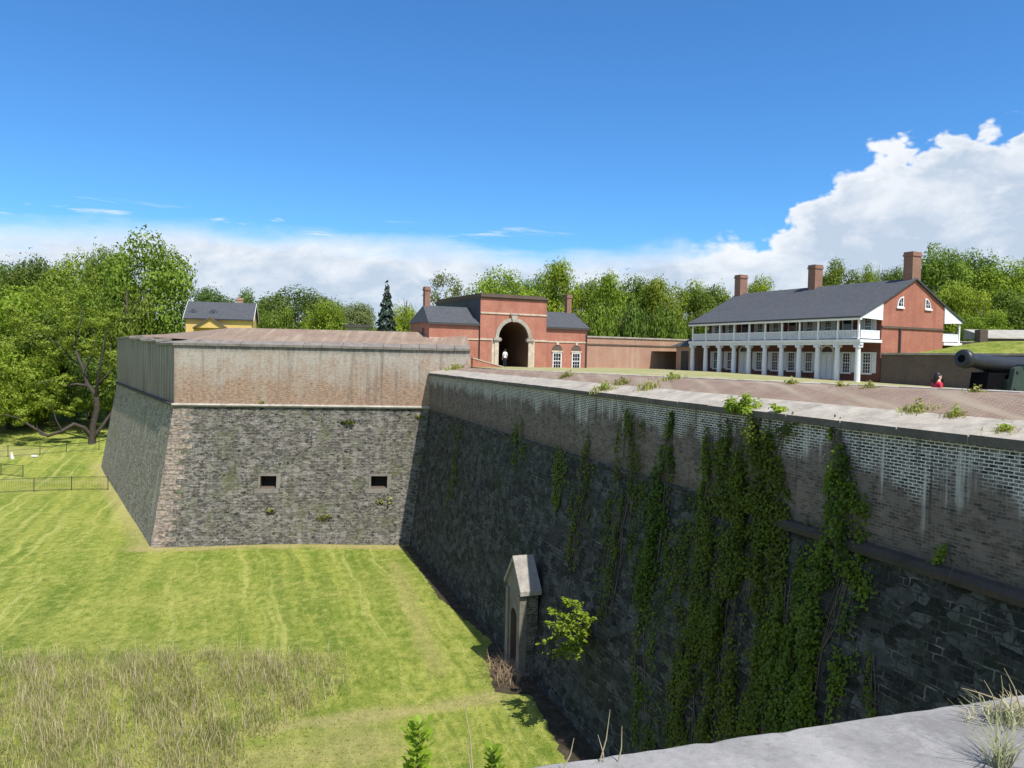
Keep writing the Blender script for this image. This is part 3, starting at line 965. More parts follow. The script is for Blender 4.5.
mb = MB(); mb.tube([g(-5.1, 1.6, -1.5), g(-5.1, 1.6, 2.5)], .06, 8); mb.build('downpipe', MT['lead'], gate)
# sloping low wall before the gate
pA, pB = P(472, 358.5, 69.2), P(503, 367.5, 70.2)
lw = MB(); dd = (pB - pA); dn = Vector((-dd.y, dd.x, 0)).normalized() * .22
lw.hexa([Vector((p.x, p.y, E - 2.2)) for p in (pA - dn, pB - dn, pB + dn, pA + dn)], [pA - dn, pB - dn, pB + dn, pA + dn])
lw_t = thing('ramp_wall', (pA.x, pA.y, E - 2.2), 'low sloping brick ramp wall running down in front of the gate arch', 'wall')
lw.build('brick_body', MT['gbrick'], lw_t)
l2 = MB(); l2.hexa([p + Vector((0, 0, .003)) for p in (pA - dn * 1.2, pB - dn * 1.2, pB + dn * 1.2, pA + dn * 1.2)], [p + Vector((0, 0, .09)) for p in (pA - dn * 1.2, pB - dn * 1.2, pB + dn * 1.2, pA + dn * 1.2)])
l2.build('capstones', MT['sand'], lw_t)

# ------------------------------------------------------------------ brick screen wall between gatehouse and barracks
sw = thing('screen_wall', g(GW + 5, 3.4, -2), 'pale red brick screen wall between the gatehouse and the white columned barracks', 'wall')
mb = MB(); mb.box(g, GW + 4.95, 32, 3.4, 4.2, -2, 2.2); mb.build('brick_body', MT['obrick'], sw)
mb = MB(); mb.box(g, GW + 4.95, 32, 3.3, 4.3, 2.2, 2.36); mb.build('coping', MT['slab'], sw)
mb = MB(); mb.box(g, GW + 4.98, 32, 3.33, 3.398, 1.4, 1.54); mb.build('string_course', MT['dbrick'], sw)

# ------------------------------------------------------------------ barracks
C0 = P(858.5, 384, 58.0); C0.z = E
b = Frame(C0, 63)                            # a: across the gable, b: along the front into the distance
BL, W1, W2, W3 = 19.4, 2.35, 9.75, 12.0
ZB, ZF, ZE, ZW, ZR = -1.62, 1.62, 3.5, 4.72, 6.7
bar = thing('barracks', b(W1, 0, -1.7), 'long two storey brick barracks with white columned gallery, slate roof and three broad chimneys', 'barracks')
mb = MB()
rz = ZR - .06
sec = [(W1, ZB - .4), (W2, ZB - .4), (W2, ZW), ((W1 + W2) / 2, rz), (W1, ZW)]
mb.face([b(a, 0, c) for a, c in sec]); mb.build('gable_wall', MT['hbrick'], bar)
mb = MB(); mb.face([b(a, BL, c) for a, c in reversed(sec)]); mb.build('gable_wall', MT['hbrick'], bar)
mb = MB()
mb.face([b(W1, 0, ZB - .4), b(W1, BL, ZB - .4), b(W1, BL, ZW), b(W1, 0, ZW)]); mb.build('long_wall', MT['shade_brick'], bar)
mb = MB(); mb.face([b(W2, 0, ZB - .4), b(W2, BL, ZB - .4), b(W2, BL, ZW), b(W2, 0, ZW)])
mb.build('long_wall', MT['hbrick'], bar)
mb = MB()                                    # roof with a kick over the galleries
def roofline(o): return [(-.28, ZE - .02 + o), (W1, ZW + o), ((W1 + W2) / 2, ZR + o), (W2, ZW + o), (W3 + .28, ZE - .02 + o)]
up_, dn_ = roofline(.1), roofline(-.02)
for e in (0,):
    rows = [[b(a, bb, c) for a, c in up_] for bb in (-.18, BL + .18)]
    mb.grid(rows)
    rows = [[b(a, bb, c) for a, c in dn_] for bb in (-.18, BL + .18)]
    mb.grid(rows)
    for bb in (-.18, BL + .18):
        for k in range(4):
            mb.face([b(*((up_[k][0], bb, up_[k][1]))), b(up_[k + 1][0], bb, up_[k + 1][1]), b(dn_[k + 1][0], bb, dn_[k + 1][1]), b(dn_[k][0], bb, dn_[k][1])])
    for k in (0, 4):
        mb.face([b(up_[k][0], -.18, up_[k][1]), b(up_[k][0], BL + .18, up_[k][1]), b(dn_[k][0], BL + .18, dn_[k][1]), b(dn_[k][0], -.18, dn_[k][1])])
roof = mb.build('roof', MT['slate'], bar)
mb = MB(); mb.box(b, -.2, .02, -.1, BL + .1, ZE - .2, ZE - .045); mb.build('gutter_board', MT['white'], bar)
for bb in (-.1, BL + .02):                   # white boarded gallery gables
    for a0, a1, z0, z1 in ((-.2, W1 - .01, ZE - .045, ZW - .04), (W3 + .2, W2 + .01, ZE - .045, ZW - .04)):
        mb = MB()
        tri = [(a0, z0), (a1, z0 - .1), (a1, z1)]
        mb.hexa([b(a, bb, c) for a, c in tri], [b(a, bb + .09, c) for a, c in tri])
        mb.build('gallery_gable', MT['white'], bar)
# gallery floors, columns, posts, railings
NB = 10
mb = MB(); mb.box(b, -.12, W1 - .01, -.1, BL + .1, ZF, ZF + .22); mb.box(b, -.04, .3, -.06, BL + .06, ZF - .2, ZF); mb.build('gallery_floor', MT['offwhite'], bar)
mb = MB(); mb.box(b, W2 + .01, W3 + .12, -.1, BL + .1, ZF, ZF + .22); mb.build('gallery_floor', MT['white'], bar)
mb = MB(); mb.box(b, -.5, W1 - .02, -.6, BL + .4, ZB - .3, ZB); mb.build('stone_stoop', MT['grey_conc'], bar)
proto = None
for k in range(NB + 1):
    bb = .25 + (BL - .5) * k / NB
    if proto is None:
        o = MB(); base = b(.13, bb, ZB)
        o.lathe(base, (0, 0, 1), [(.14, .23), (.22, .235), (.24, .215), (1.2, .215), (2.75, .18), (2.78, .2), (2.84, .2)], 18)
        hh = ZF - .2 - ZB
        fr = Frame(base, 63)
        o.box(fr, -.27, .27, -.27, .27, 0, .14); o.box(fr, -.24, .24, -.24, .24, 2.84, hh)
        proto = o.build('column', MT['offwhite'], bar, smooth=False)
        pb = bb
    else:
        c = proto.copy(); COL.objects.link(c); c.parent = bar; c.location = Vector(proto.location) + b.v * (bb - pb)
    o = MB(); o.box(b, .06, .18, bb - .06, bb + .06, ZF + .22, ZE - .2); o.build('gallery_post', MT['white'], bar)
    if k < NB:
        b0, b1 = bb + .06, bb + (BL - .5) / NB - .06
        o = MB(); o.box(b, .09, .15, b0, b1, ZF + .86, ZF + .93); o.box(b, .09, .15, b0, b1, ZF + .3, ZF + .36)
        nbal = 13
        for j in range(nbal):
            x = b0 + (b1 - b0) * (j + .5) / nbal
            o.box(b, .1, .14, x - .04, x + .04, ZF + .36, ZF + .86)
        o.build('railing', MT['offwhite'], bar)
for a0, a1 in ((.18, W1 - .02), (W2 + .02, W3 - .1)):
    o = MB(); o.box(b, a0, a1, .1, .16, ZF + .86, ZF + .93); o.box(b, a0, a1, .1, .16, ZF + .3, ZF + .36)
    n_ = 16
    for j in range(n_):
        x = a0 + (a1 - a0) * (j + .5) / n_
        o.box(b, x - .05, x + .05, .11, .15, ZF + .36, ZF + .86)
    o.build('railing', MT['white'], bar)
o = MB(); o.box(b, W3 - .1, W3 + .02, .04, .16, ZF + .22, ZE - .05); o.build('gallery_post', MT['white'], bar)
o = MB()
o.box(b, W2 + .3, W3, .5, BL, ZF + .3, ZF + .36); o.box(b, W3 - .06, W3, .5, BL, ZF + 1.0, ZF + 1.1)
o.build('back_railing', MT['white'], bar)
# the wall under the galleries: windows with shutters, doors (outward is -u)
wf = Frame(C0, -27)                          # along the front; +v of this frame is -u of b
# wf(a, bb): a along the front, v = left of az -27 = az -117 = outward
wdist = -W1
def fwin(a, c0, w, h, sh=True): window(wf, a, wdist, c0, w, h, bar, shutters=sh, rows=6, cols=3, face=1)
bay = (BL - .5) / NB
for k in range(NB):
    xm = .25 + bay * (k + .5)
    if k in (2, 7):
        o = MB()
        arc_ = [(xm + .72 * math.cos(t), .9 + .6 * math.sin(t)) for t in [math.pi - math.pi * j / 10 for j in range(11)]]
        pr = [(xm - .72, ZB)] + arc_ + [(xm + .72, ZB)]
        o.hexa([wf(a, wdist, c) for a, c in pr], [wf(a, wdist + .06, c) for a, c in pr])
        dsurr = o.build('door', MT['offwhite'], bar)
        o = MB(); o.box(wf, xm - .5, xm - .03, wdist + .06, wdist + .09, ZB + .1, .72); o.box(wf, xm + .03, xm + .5, wdist + .06, wdist + .09, ZB + .1, .72)
        o.build('door_leaf', MT['white'], dsurr)
        arc2 = [(xm + .55 * math.cos(t), .9 + .45 * math.sin(t)) for t in [math.pi - math.pi * j / 10 for j in range(11)]]
        o = MB(); o.hexa([wf(a, wdist + .06, c) for a, c in arc2], [wf(a, wdist + .075, c) for a, c in arc2]); o.build('fanlight', MT['glass'], dsurr)
    else:
        fwin(xm, -.72, .82, 1.62)
    if k % 3 == 1:
        o = MB(); o.box(wf, xm - .5, xm + .5, wdist, wdist + .05, ZF + .24, ZF + 2.1); dd_ = o.build('door', MT['white'], bar)
        o = MB(); o.box(wf, xm - .38, xm + .38, wdist + .05, wdist + .07, ZF + .4, ZF + 2.0); o.build('door_leaf', MT['glass'], dd_)
    else:
        fwin(xm, ZF + .62, .72, 1.42)
# gable lunettes
for sx, flip in ((-1, 1), (1, -1)):
    cxl = (W1 + W2) / 2 + sx * 1.72
    r = .72
    q_ = [(cxl + sx * -0 + (-flip) * 0, 0)]
    # quarter-round: vertical side towards the chimney
    x_in = cxl - sx * .42
    prof = [(x_in, 4.45)] + [(x_in + sx * r * math.cos(t), 4.45 + (r + .12) * math.sin(t)) for t in [math.pi / 2 * j / 8 for j in range(9)]]
    o = MB(); o.hexa([b(a, -.02, c) for a, c in prof], [b(a, -.05, c) for a, c in prof]); o.box(b, min(x_in, x_in + sx * .78) - .05, max(x_in, x_in + sx * .78) + .05, -.12, -.004, 4.33, 4.45)
    lw_ = o.build('attic_window', MT['white'], bar)
    prof2 = [(x_in + sx * .09, 4.53)] + [(x_in + sx * .09 + sx * (r - .19) * math.cos(t), 4.53 + (r - .07) * math.sin(t)) for t in [math.pi / 2 * j / 8 for j in range(9)]]
    o = MB(); o.hexa([b(a, -.05, c) for a, c in prof2], [b(a, -.06, c) for a, c in prof2]); o.build('pane', MT['glass'], lw_)
    o = MB(); o.box(b, x_in + sx * .3 - .015, x_in + sx * .3 + .015, -.075, -.06, 4.53, 5.05); o.box(b, min(x_in + sx * .1, x_in + sx * .55), max(x_in + sx * .1, x_in + sx * .55), -.074, -.061, 4.76, 4.79); o.build('muntin', MT['white'], lw_)
o = MB(); o.box(b, W1, W2, -.1, -.003, 2.78, 2.93); o.build('string_course', MT['dbrick'], bar)
o = MB(); o.tube([b(W1 + 2.05, -.12, .9), b(W1 + 2.05, -.12, 2.75), b(W1 + 2.0, -.1, 2.8)], .07, 8); o.build('downpipe', MT['lead'], bar)
am = (W1 + W2) / 2
chimney(b, am + .3, .5, 5.6, 8.9, 1.02, .8, MT['chbrick'], bar)
chimney(b, am, 9.8, 6.0, 8.75, .95, .8, MT['chbrick'], bar)
chimney(b, am, BL - .3, 5.6, 8.65, .95, .8, MT['chbrick'], bar)
# lean-to at the far end
lt = thing('lean_to_shed', b(1.5, BL + 2.4, -1.7), 'small brick lean-to shed with dark slate roof beside left end of the columned gallery', 'shed')
o = MB(); o.box(b, .6, 5, BL + .6, BL + 2.8, -2, 1.35); o.build('brick_wall', MT['obrick'], lt)
o = MB(); o.box(b, .55, .6, BL + .9, BL + 2.0, -1.9, .9); o.build('plank_door', MT['dark_bark'], lt)
o = MB()
o.hexa([b(.2, BL + .5, 1.37), b(5.2, BL + .5, 1.37), b(5.2, BL + 3.3, 1.37), b(.2, BL + 3.3, 1.37)], [b(.9, BL + .5, 2.1), b(5.2, BL + .5, 2.2), b(5.2, BL + 1.0, 2.2), b(.9, BL + 1.0, 2.1)])
o.build('roof', MT['slate'], lt)

# ------------------------------------------------------------------ retaining wall, lawn terrace and works at the right
rw = thing('retaining_wall', b(W1 + .15, -1, -2), 'dark shaded brick retaining wall right of the barracks, below the lawn bank', 'wall')
rf_ = Frame(C0, 153)                         # towards the camera; v = left of az153 = az 63
o = MB(); o.box(rf_, .25, 46, W1 - .25, W1 + .5, -2.4, .72); o.build('brick_body', MT['dbrick'], rw)
o = MB(); o.box(rf_, .25, 46, W1 - .4, W1 + .62, .72, .86); o.build('coping', MT['slab'], rw)
o = MB(); o.box(rf_, 4.4, 5.3, W1 - .262, W1 - .24, -1.9, -1.0); o.build('drain_opening', MT['dark'], rw)
rows = []
for i in range(40):
    a = .0 + 46 * i / 39
    row = []
    for j in range(30):
        v = W1 + .6 + 40 * (j / 29) ** 1.4
        h = .8 + 1.02 * float(sstep(.4, 4.5, v - W1)) * float(sstep(-1, 6, a)) + .3 * float(sstep(6, 20, v))
        row.append(rf_(a, v, h))
    rows.append(row)
o = MB(); o.grid(rows); tag(o.build('lawn_terrace', MT['lawn'], smooth=True), kind='structure')
rows = [[b(a, bb, 1.0 if bb > 4 else .84) for a in (W1 + .4, 60)] for bb in (-.0, 4, 60)]
o = MB(); o.grid(rows); tag(o.build('upper_lawn', MT['lawn']), kind='structure')
pw0 = P(966, 344, 64); pw1 = P(992, 344, 62)
bw = thing('bank_wall', (pw0.x, pw0.y, E + .8), 'low dark wall along the lawn bank right of the barracks gallery', 'wall')
fr = Frame((pw0.x, pw0.y, E), 97)
o = MB(); o.box(fr, -3, .9, 0, .5, .6, 1.95); o.build('brick_body', MT['dbrick'], bw)
o = MB(); o.box(fr, -3, .9, -.05, .55, 1.95, 2.03); o.build('coping', MT['grey_conc'], bw)
bt = thing('gun_battery', (pw1.x, pw1.y, E + .8), 'pale topped earth and concrete battery wall at the right edge behind the cannon', 'battery')
o = MB(); o.box(fr, .9, 1.5, -.4, .6, .6, 3.0); o.build('end_pier', MT['dbrick'], bt)
o = MB(); o.box(fr, 1.5, 16, .0, .6, .6, 2.3); o.build('wall_body', MT['dbrick'], bt)
o = MB(); o.hexa([fr(1.5, -.15, 2.3), fr(16, -.15, 2.3), fr(16, 4, 2.3), fr(1.5, 4, 2.3)], [fr(1.5, -.1, 2.42), fr(16, -.1, 2.42), fr(16, 4, 3.2), fr(1.5, 4, 3.2)]); o.build('sloping_cap', MT['grey_conc'], bt)

# ------------------------------------------------------------------ cannon
mz = P(961.5, 358.6, 24.0)
ca = R(66)
axd = Vector((math.sin(ca), math.cos(ca), -.1)).normalized()
can = thing('cannon', (mz.x + axd.x * 2.2, mz.y + axd.y * 2.2, E - 2.0), 'black cast iron cannon on dark green carriage behind the wall top at right', 'cannon')
o = MB()
o.lathe(mz, axd, [(.0, .145), (-.0, .23), (.03, .285), (.12, .31), (.22, .295), (.36, .245), (.6, .225), (1.4, .26), (2.0, .30), (2.6, .36), (3.1, .40), (3.6, .39), (3.9, .3), (4.02, .16), (4.05, .06)], 36)
brl = o.build('barrel', MT['iron'], can, smooth=True)
o = MB(); o.lathe(mz - axd * .003, axd, [(0, .125), (.01, .125)], 28); o.build('bore', MT['muzzle'], brl)
side = Vector((math.cos(ca), -math.sin(ca), 0))
tr = mz + axd * 2.25
o = MB(); o.tube([tr - side * .62, tr + side * .62], .1, 16); o.build('trunnion', MT['iron'], brl)
for sg in (-1, 1):
    o = MB()
    def cp_(a, z, w): return mz + axd * a + side * (sg * w) + Vector((0, 0, z))
    prof = [(1.35, -1.75), (1.72, -.1), (2.05, .0), (2.45, .0), (3.2, -.65), (3.9, -1.15), (4.0, -1.75)]
    o.hexa([cp_(a, z, .43) for a, z in prof], [cp_(a, z, .57) for a, z in prof])
    ck = o.build('carriage_cheek', MT['green_iron'], can)
    for a, z in ((1.85, -.2), (1.75, -.75), (1.65, -1.3), (2.3, -.3), (2.25, -.95), (2.9, -.65), (2.85, -1.25), (3.4, -1.1)):
        o = MB(); o.lathe(cp_(a, z, .57), side * sg, [(0, .06), (.03, .055), (.05, .02)], 10); o.build('bolt', MT['iron'], ck)
o = MB()
frc = Frame(mz, 66)
o.box(frc, 1.6, 1.8, -.43, .43, -1.6, -.62); o.box(frc, 3.0, 3.2, -.43, .43, -1.6, -1.0)
o.build('transom', MT['green_iron'], can)
o = MB()
o.box(frc, .55, 5.4, -.52, -.3, -1.86, -1.56); o.box(frc, .55, 5.4, .3, .52, -1.86, -1.56); o.box(frc, .55, .8, -.3, .3, -1.86, -1.52)
o.build('chassis', MT['muzzle'], can)
o = MB()
for sg in (-1, 1):
    cpt = mz + axd * .95 + side * (sg * .41) + Vector((0, 0, -1.9)); o.lathe(cpt - side * .05, side, [(0, .16), (.1, .16)], 16)
    cpt = mz + axd * 5.1 + side * (sg * .41) + Vector((0, 0, -1.9)); o.lathe(cpt - side * .05, side, [(0, .16), (.1, .16)], 16)
o.build('traverse_wheels', MT['iron'], can)
o = MB(); o.hexa([frc(a, -.29, z) for a, z in ((.62, -1.86), (1.85, -1.86), (1.85, -.42), (.9, -.42))], [frc(a, .29, z) for a, z in ((.62, -1.86), (1.85, -1.86), (1.85, -.42), (.9, -.42))])
o.build('barrel_shade_block', MT['muzzle'], can)  # black block put in for the carriage's shade under the barrel

# ------------------------------------------------------------------ people
def person(loc, face_az, label, top_mat, leg_mat, hair_mat, long_hair=False, h=1.7, arm=0.0, arms_bare=True):
    t = thing('person', loc, label, 'person')
    k = h / 1.7
    J = {}; ed = []
    def j(n, x, y, z, r, par=None):
        J[n] = (len(J), Vector((x, y, z)) * k, r * k)
        if par: ed.append((J[par][0], J[n][0]))
    j('pel', 0, 0, .93, .145)
    j('wa', 0, .01, 1.08, .125, 'pel'); j('ch', 0, .0, 1.27, .15, 'wa'); j('sh', 0, -.01, 1.4, .115, 'ch')
    j('ne', 0, .0, 1.47, .055, 'sh'); j('hd0', 0, .02, 1.54, .075, 'ne'); j('hd1', 0, .025, 1.6, .092, 'hd0'); j('hd2', 0, .015, 1.66, .07, 'hd1')
    j('nos', 0, .115, 1.575, .014, 'hd0')
    for sg, n in ((-1, 'l'), (1, 'r')):
        j('s' + n, sg * .17, -.01, 1.38, .062, 'sh'); j('e' + n, sg * .235, -.03 + arm * .05, 1.12, .042, 's' + n)
        j('w' + n, sg * .225, .06 + arm * .2, .9 + arm * .2, .029, 'e' + n); j('h' + n, sg * .215, .09 + arm * .24, .82 + arm * .25, .034, 'w' + n)
        for q_ in range(4):
            j('f%d' % q_ + n, sg * (.215 - .0), .075 + arm * .26 + q_ * .018, .735 + arm * .24 - (.012 if q_ in (1, 2) else 0), .009, 'h' + n)
        j('t' + n, sg * .18, .12 + arm * .25, .78 + arm * .25, .01, 'h' + n)
        j('hp' + n, sg * .095, 0, .86, .095, 'pel'); j('k' + n, sg * .105, .02, .49, .062, 'hp' + n); j('an' + n, sg * .11, -.01, .09, .042, 'k' + n)
        j('to' + n, sg * .13, .15, .035, .036, 'an' + n)
    me = bpy.data.meshes.new('body')
    me.from_pydata([tuple(v[1]) for v in J.values()], ed, [])
    o = bpy.data.objects.new('tmp', me); COL.objects.link(o)
    md = o.modifiers.new('skin', 'SKIN'); md.use_smooth_shade = True
    for i, v in enumerate(J.values()):
        me.skin_vertices[0].data[i].radius = (v[2], v[2])
    me.skin_vertices[0].data[0].use_root = True
    o.modifiers.new('sub', 'SUBSURF').levels = 2
    o.modifiers['sub'].render_levels = 2
    dg = bpy.context.evaluated_depsgraph_get(); dg.update()
    m2 = bpy.data.meshes.new_from_object(o.evaluated_get(dg)); m2.name = 'body'
    bpy.data.objects.remove(o)
    m2.materials.clear()
    for m in (MT['skin'], top_mat, leg_mat, MT['dark_cloth']): m2.materials.append(m)
    for p in m2.polygons:
        z = p.center.z / k; x = abs(p.center.x) / k
        p.material_index = 3 if z < .07 else 2 if (z < .93 and x < .19) else 0 if (z > 1.45 or (x > .19 and z < 1.14 and arms_bare) or (x > .19 and z < .88)) else 1
    rot = Matrix.Rotation(-R(face_az), 4, 'Z')
    m2.transform(rot)
    bo = link('body', m2, t)
    hm = MB(); hr = []
    hd = Vector((0, -.012, 1.615)) * k
    for i in range(9):
        th = math.pi * .62 * i / 8
        row = []
        for q_ in range(18):
            a = 2 * math.pi * q_ / 18
            frontcut = math.cos(a)           # 1 = face side
            th2 = th * (1 - .42 * max(0, frontcut))
            dz = -.16 * (i / 8) ** 2 * max(0, -frontcut + .35) if long_hair else 0
            row.append(rot @ (hd + Vector((math.sin(a) * math.sin(th2) * .1, math.cos(a) * math.sin(th2) * .112, math.cos(th2) * .115 + dz)) * k))
        hr.append(row)
    hm.grid(hr, 0, True)
    ho = hm.build('hair', hair_mat, None, smooth=True); ho.parent = t
    for sg in (-1, 1):
        e = MB(); e.lathe(rot @ (Vector((sg * .034, .103, 1.603)) * k), rot @ Vector((0, 1, 0)), [(0, .004), (.004, .011), (.008, .004)], 8); eo = e.build('eye', MT['hair'], None); eo.parent = t
        e = MB(); e.lathe(rot @ (Vector((sg * .088, .0, 1.585)) * k), rot @ Vector((sg, 0, 0)), [(0, .022), (.012, .026), (.02, .012)], 8); eo = e.build('ear', MT['skin'], None, smooth=True); eo.parent = t
    return t


pr_ = P(937, 390, 23.6)
person((pr_.x, pr_.y, E - 1.98), 88, 'person with long dark hair and red top behind the wall top near the cannon', MT['red_cloth'], MT['dark_cloth'], MT['hair'], True, 1.74, .5)
pg1 = g(cx - .52, .7, 0)
person((pg1.x, pg1.y, E + gr), -30, 'person in white shirt and dark trousers walking into the gate arch', MT['white_cloth'], MT['dark_cloth'], MT['hair'], False, 1.78)
pg2 = g(cx + .15, 4.6, 0)
person((pg2.x, pg2.y, E + gr), -20, 'person in dull pink top farther inside the shadowy gate passage', MT['pink_cloth'], MT['dark_cloth'], MT['hair'], True, 1.66)

# ------------------------------------------------------------------ small postern house at the foot of the curtain
cn = -cin
def kpt(s, p, z): return B + cdir * s + cin * p + Wp * (z + E)
zg_ = -16.1
base = Ppl(530, 682, B + cn * (BAT * (ZKC + 15.5)) + Wp * (E - 15.5), (cn + Wp * BAT).normalized())
s1 = (base - B).dot(cdir) - .3; p_w = (base - B).dot(cin)
post = thing('postern_house', kpt(s1 - 1.6, p_w, zg_), 'small pale stone gabled sally port with dark doorway at the foot of the ivy wall', 'sally port')
PW, PO = 2.05, 1.5                            # width along the wall, projection
pf = p_w - PO + 1.05
ze, za = -11.6, -10.3
s0 = s1 - PW
DW0, DW1, DZ = s0 + .58, s1 - .58, -13.2
o = MB()
o.face([kpt(s0, pf, zg_), kpt(DW0, pf, zg_), kpt(DW0, pf, DZ), kpt(s0, pf, DZ)])
o.face([kpt(DW1, pf, zg_), kpt(s1, pf, zg_), kpt(s1, pf, DZ), kpt(DW1, pf, DZ)])
sm = (s0 + s1) / 2; hw = (DW1 - DW0) / 2
ac_ = [(sm - hw * math.cos(math.pi * k / 12), DZ + hw * math.sin(math.pi * k / 12)) for k in range(13)]
for k in range(12):
    o.face([kpt(ac_[k][0], pf, ac_[k][1]), kpt(ac_[k + 1][0], pf, ac_[k + 1][1]), kpt(ac_[k + 1][0], pf, ze), kpt(ac_[k][0], pf, ze)])
o.face([kpt(s0, pf, DZ), kpt(DW0, pf, DZ), kpt(DW0, pf, ze), kpt(s0, pf, ze)])
o.face([kpt(DW1, pf, DZ), kpt(s1, pf, DZ), kpt(s1, pf, ze), kpt(DW1, pf, ze)])
o.face([kpt(s0, pf, ze), kpt(s1, pf, ze), kpt(sm, pf, za)])
o.build('gable_front', MT['surround'], post, fix=False)
o = MB()
for s_ in (s0, s1):
    o = MB(); o.face([kpt(s_, pf, zg_), kpt(s_, pf + .9, zg_), kpt(s_, pf + .9, ze), kpt(s_, pf, ze)]); o.build('side_wall', MT['bstone'], post)
o = MB()
pr = [(DW0, zg_)] + ac_ + [(DW1, zg_)]
o.grid([[kpt(a, pf + d, z) for a, z in pr] for d in (0, .8)])
o.face([kpt(a, pf + .8, z) for a, z in pr], 1)
o.build('doorway', [MT['dbrick'], MT['dark']], post)  # jambs and back coloured dark to put the niche's shade in
for sa, sb in ((s0 - .22, sm), (s1 + .22, sm)):
    o = MB(); zz = ze - .18
    q_ = [(sa, zz), (sb, za + .02), (sb, za + .24), (sa, zz + .22)]
    o.hexa([kpt(a, pf - .12, z) for a, z in q_], [kpt(a, pf + 1.0, z) for a, z in q_])
    o.build('roof_slab', MT['roof_slab'], post)
for sa, sb in ((s1 - .36, s1 + .04), (s0 - .04, s0 + .36)):
    o = MB()
    o.hexa([kpt(sa, pf - .08, zg_), kpt(sb, pf - .08, zg_), kpt(sb, pf + .3, zg_), kpt(sa, pf + .3, zg_)], [kpt(sa, pf - .08, ze - .3), kpt(sb, pf - .08, ze - .3), kpt(sb, pf + .3, ze - .3), kpt(sa, pf + .3, ze - .3)])
    o.build('corner_pilaster', MT['surround'], post)

# ------------------------------------------------------------------ leaves
def leaf_arrays(cen, nor, size, rng, aspect=.62, fold=.18):
    n = len(cen)
    nor = nor / np.maximum(np.linalg.norm(nor, axis=1, keepdims=True), 1e-6)
    rv = rng.normal(size=(n, 3)); t = np.cross(nor, rv); t /= np.maximum(np.linalg.norm(t, axis=1, keepdims=True), 1e-6)
    bt_ = np.cross(nor, t)
    L_ = (size * rng.uniform(.6, 1.25, n))[:, None]
    W_ = L_ * aspect
    v = np.stack([cen - t * L_ * .5, cen + bt_ * W_ * .5 + nor * L_ * fold, cen + t * L_ * .5, cen - bt_ * W_ * .5 + nor * L_ * fold], 1)
    return v


def mesh_quads(name, v, tint, mats, extra=None):
    n = len(v)
    me = bpy.data.meshes.new(name)
    me.vertices.add(n * 4); me.vertices.foreach_set('co', v.reshape(-1).astype('f'))
    me.loops.add(n * 4); me.loops.foreach_set('vertex_index', np.arange(n * 4, dtype='i'))
    me.polygons.add(n); me.polygons.foreach_set('loop_start', np.arange(0, n * 4, 4, dtype='i'))
    me.update(calc_edges=True)
    a = me.attributes.new('tint', 'FLOAT', 'POINT'); a.data.foreach_set('value', np.repeat(tint, 4).astype('f'))
    for m in mats: me.materials.append(m)
    return me


def crown_mesh(seed, n_lobes, n_leaves, size, shape='round', semi=1.05, zc=1.55, openness=0.0):
    rng = np.random.default_rng(seed)
    cs, rs = [], []
    k = 0
    while len(cs) < n_lobes:
        d = rng.normal(size=3); d /= np.linalg.norm(d)
        r = rng.uniform(.3, .86) ** .6
        if shape == 'round': r = min(r, .8 - .12 * max(0, d[2]))
        x = d * r
        if shape == 'bush' and x[2] < -.45: continue
        if shape == 'round' and x[2] < -.55 and rng.random() < .6: continue
        taper = 1.0
        if shape == 'tall': taper = 1 - .35 * max(0, x[2])
        c = np.array([x[0] * taper, x[1] * taper, x[2] * semi])
        cs.append(c); rs.append(rng.uniform(.2, .36) * (1 - .35 * openness))
    cs = np.array(cs); rs = np.array(rs)
    w = rs ** 2; w /= w.sum()
    li = rng.choice(len(cs), n_leaves, p=w)
    d = rng.normal(size=(n_leaves, 3)); d /= np.linalg.norm(d, axis=1, keepdims=True)
    # leaves gather into sprays on each lobe
    lump = 1 + .22 * np.sin(d[:, 0] * 7 + li * 1.7) * np.sin(d[:, 1] * 6 + li) + .12 * np.sin(d[:, 2] * 13 + li * 2.3)
    rad = rs[li] * lump * (1 - .5 * rng.random(n_leaves) ** 2.2)
    p = cs[li] + d * rad[:, None] * np.array([1.1, 1.1, .8])
    ns = int(n_leaves * .06)                 # stray twigs beyond the outline
    p[:ns] += d[:ns] * rng.uniform(.02, .14, (ns, 1))
    nor = d + rng.normal(size=d.shape) * .38 + np.array([0, 0, .3])
    p[:, 2] += zc
    v = leaf_arrays(p, nor, size, rng)
    tint = np.clip(rng.random(n_leaves) * .7 + rng.random(len(cs))[li] * .5 - .1, 0, 1)
    return mesh_quads('crown', v, tint, [MT['leaf_mid']])


def conifer_mesh(seed, n):
    rng = np.random.default_rng(seed)
    z = 1 - np.sqrt(rng.random(n))
    tier = np.floor(z * 15) / 15
    f = (z - tier) * 15
    r = (1 - z) * (1.0 - .45 * f) * rng.uniform(.45, 1.0, n) ** .5
    a = rng.random(n) * 2 * np.pi
    br = 1 + .28 * np.sin(a * 5 + tier * 40) * (1 - z)
    p = np.stack([np.cos(a) * r * br, np.sin(a) * r * br, .12 + z * 2.5 - .13 * r], 1)
    nor = np.stack([np.cos(a) * .5, np.sin(a) * .5, np.ones(n)], 1) + rng.normal(size=(n, 3)) * .4
    return mesh_quads('crown', leaf_arrays(p, nor, .13, rng, .4), rng.random(n), [MT['needle']])


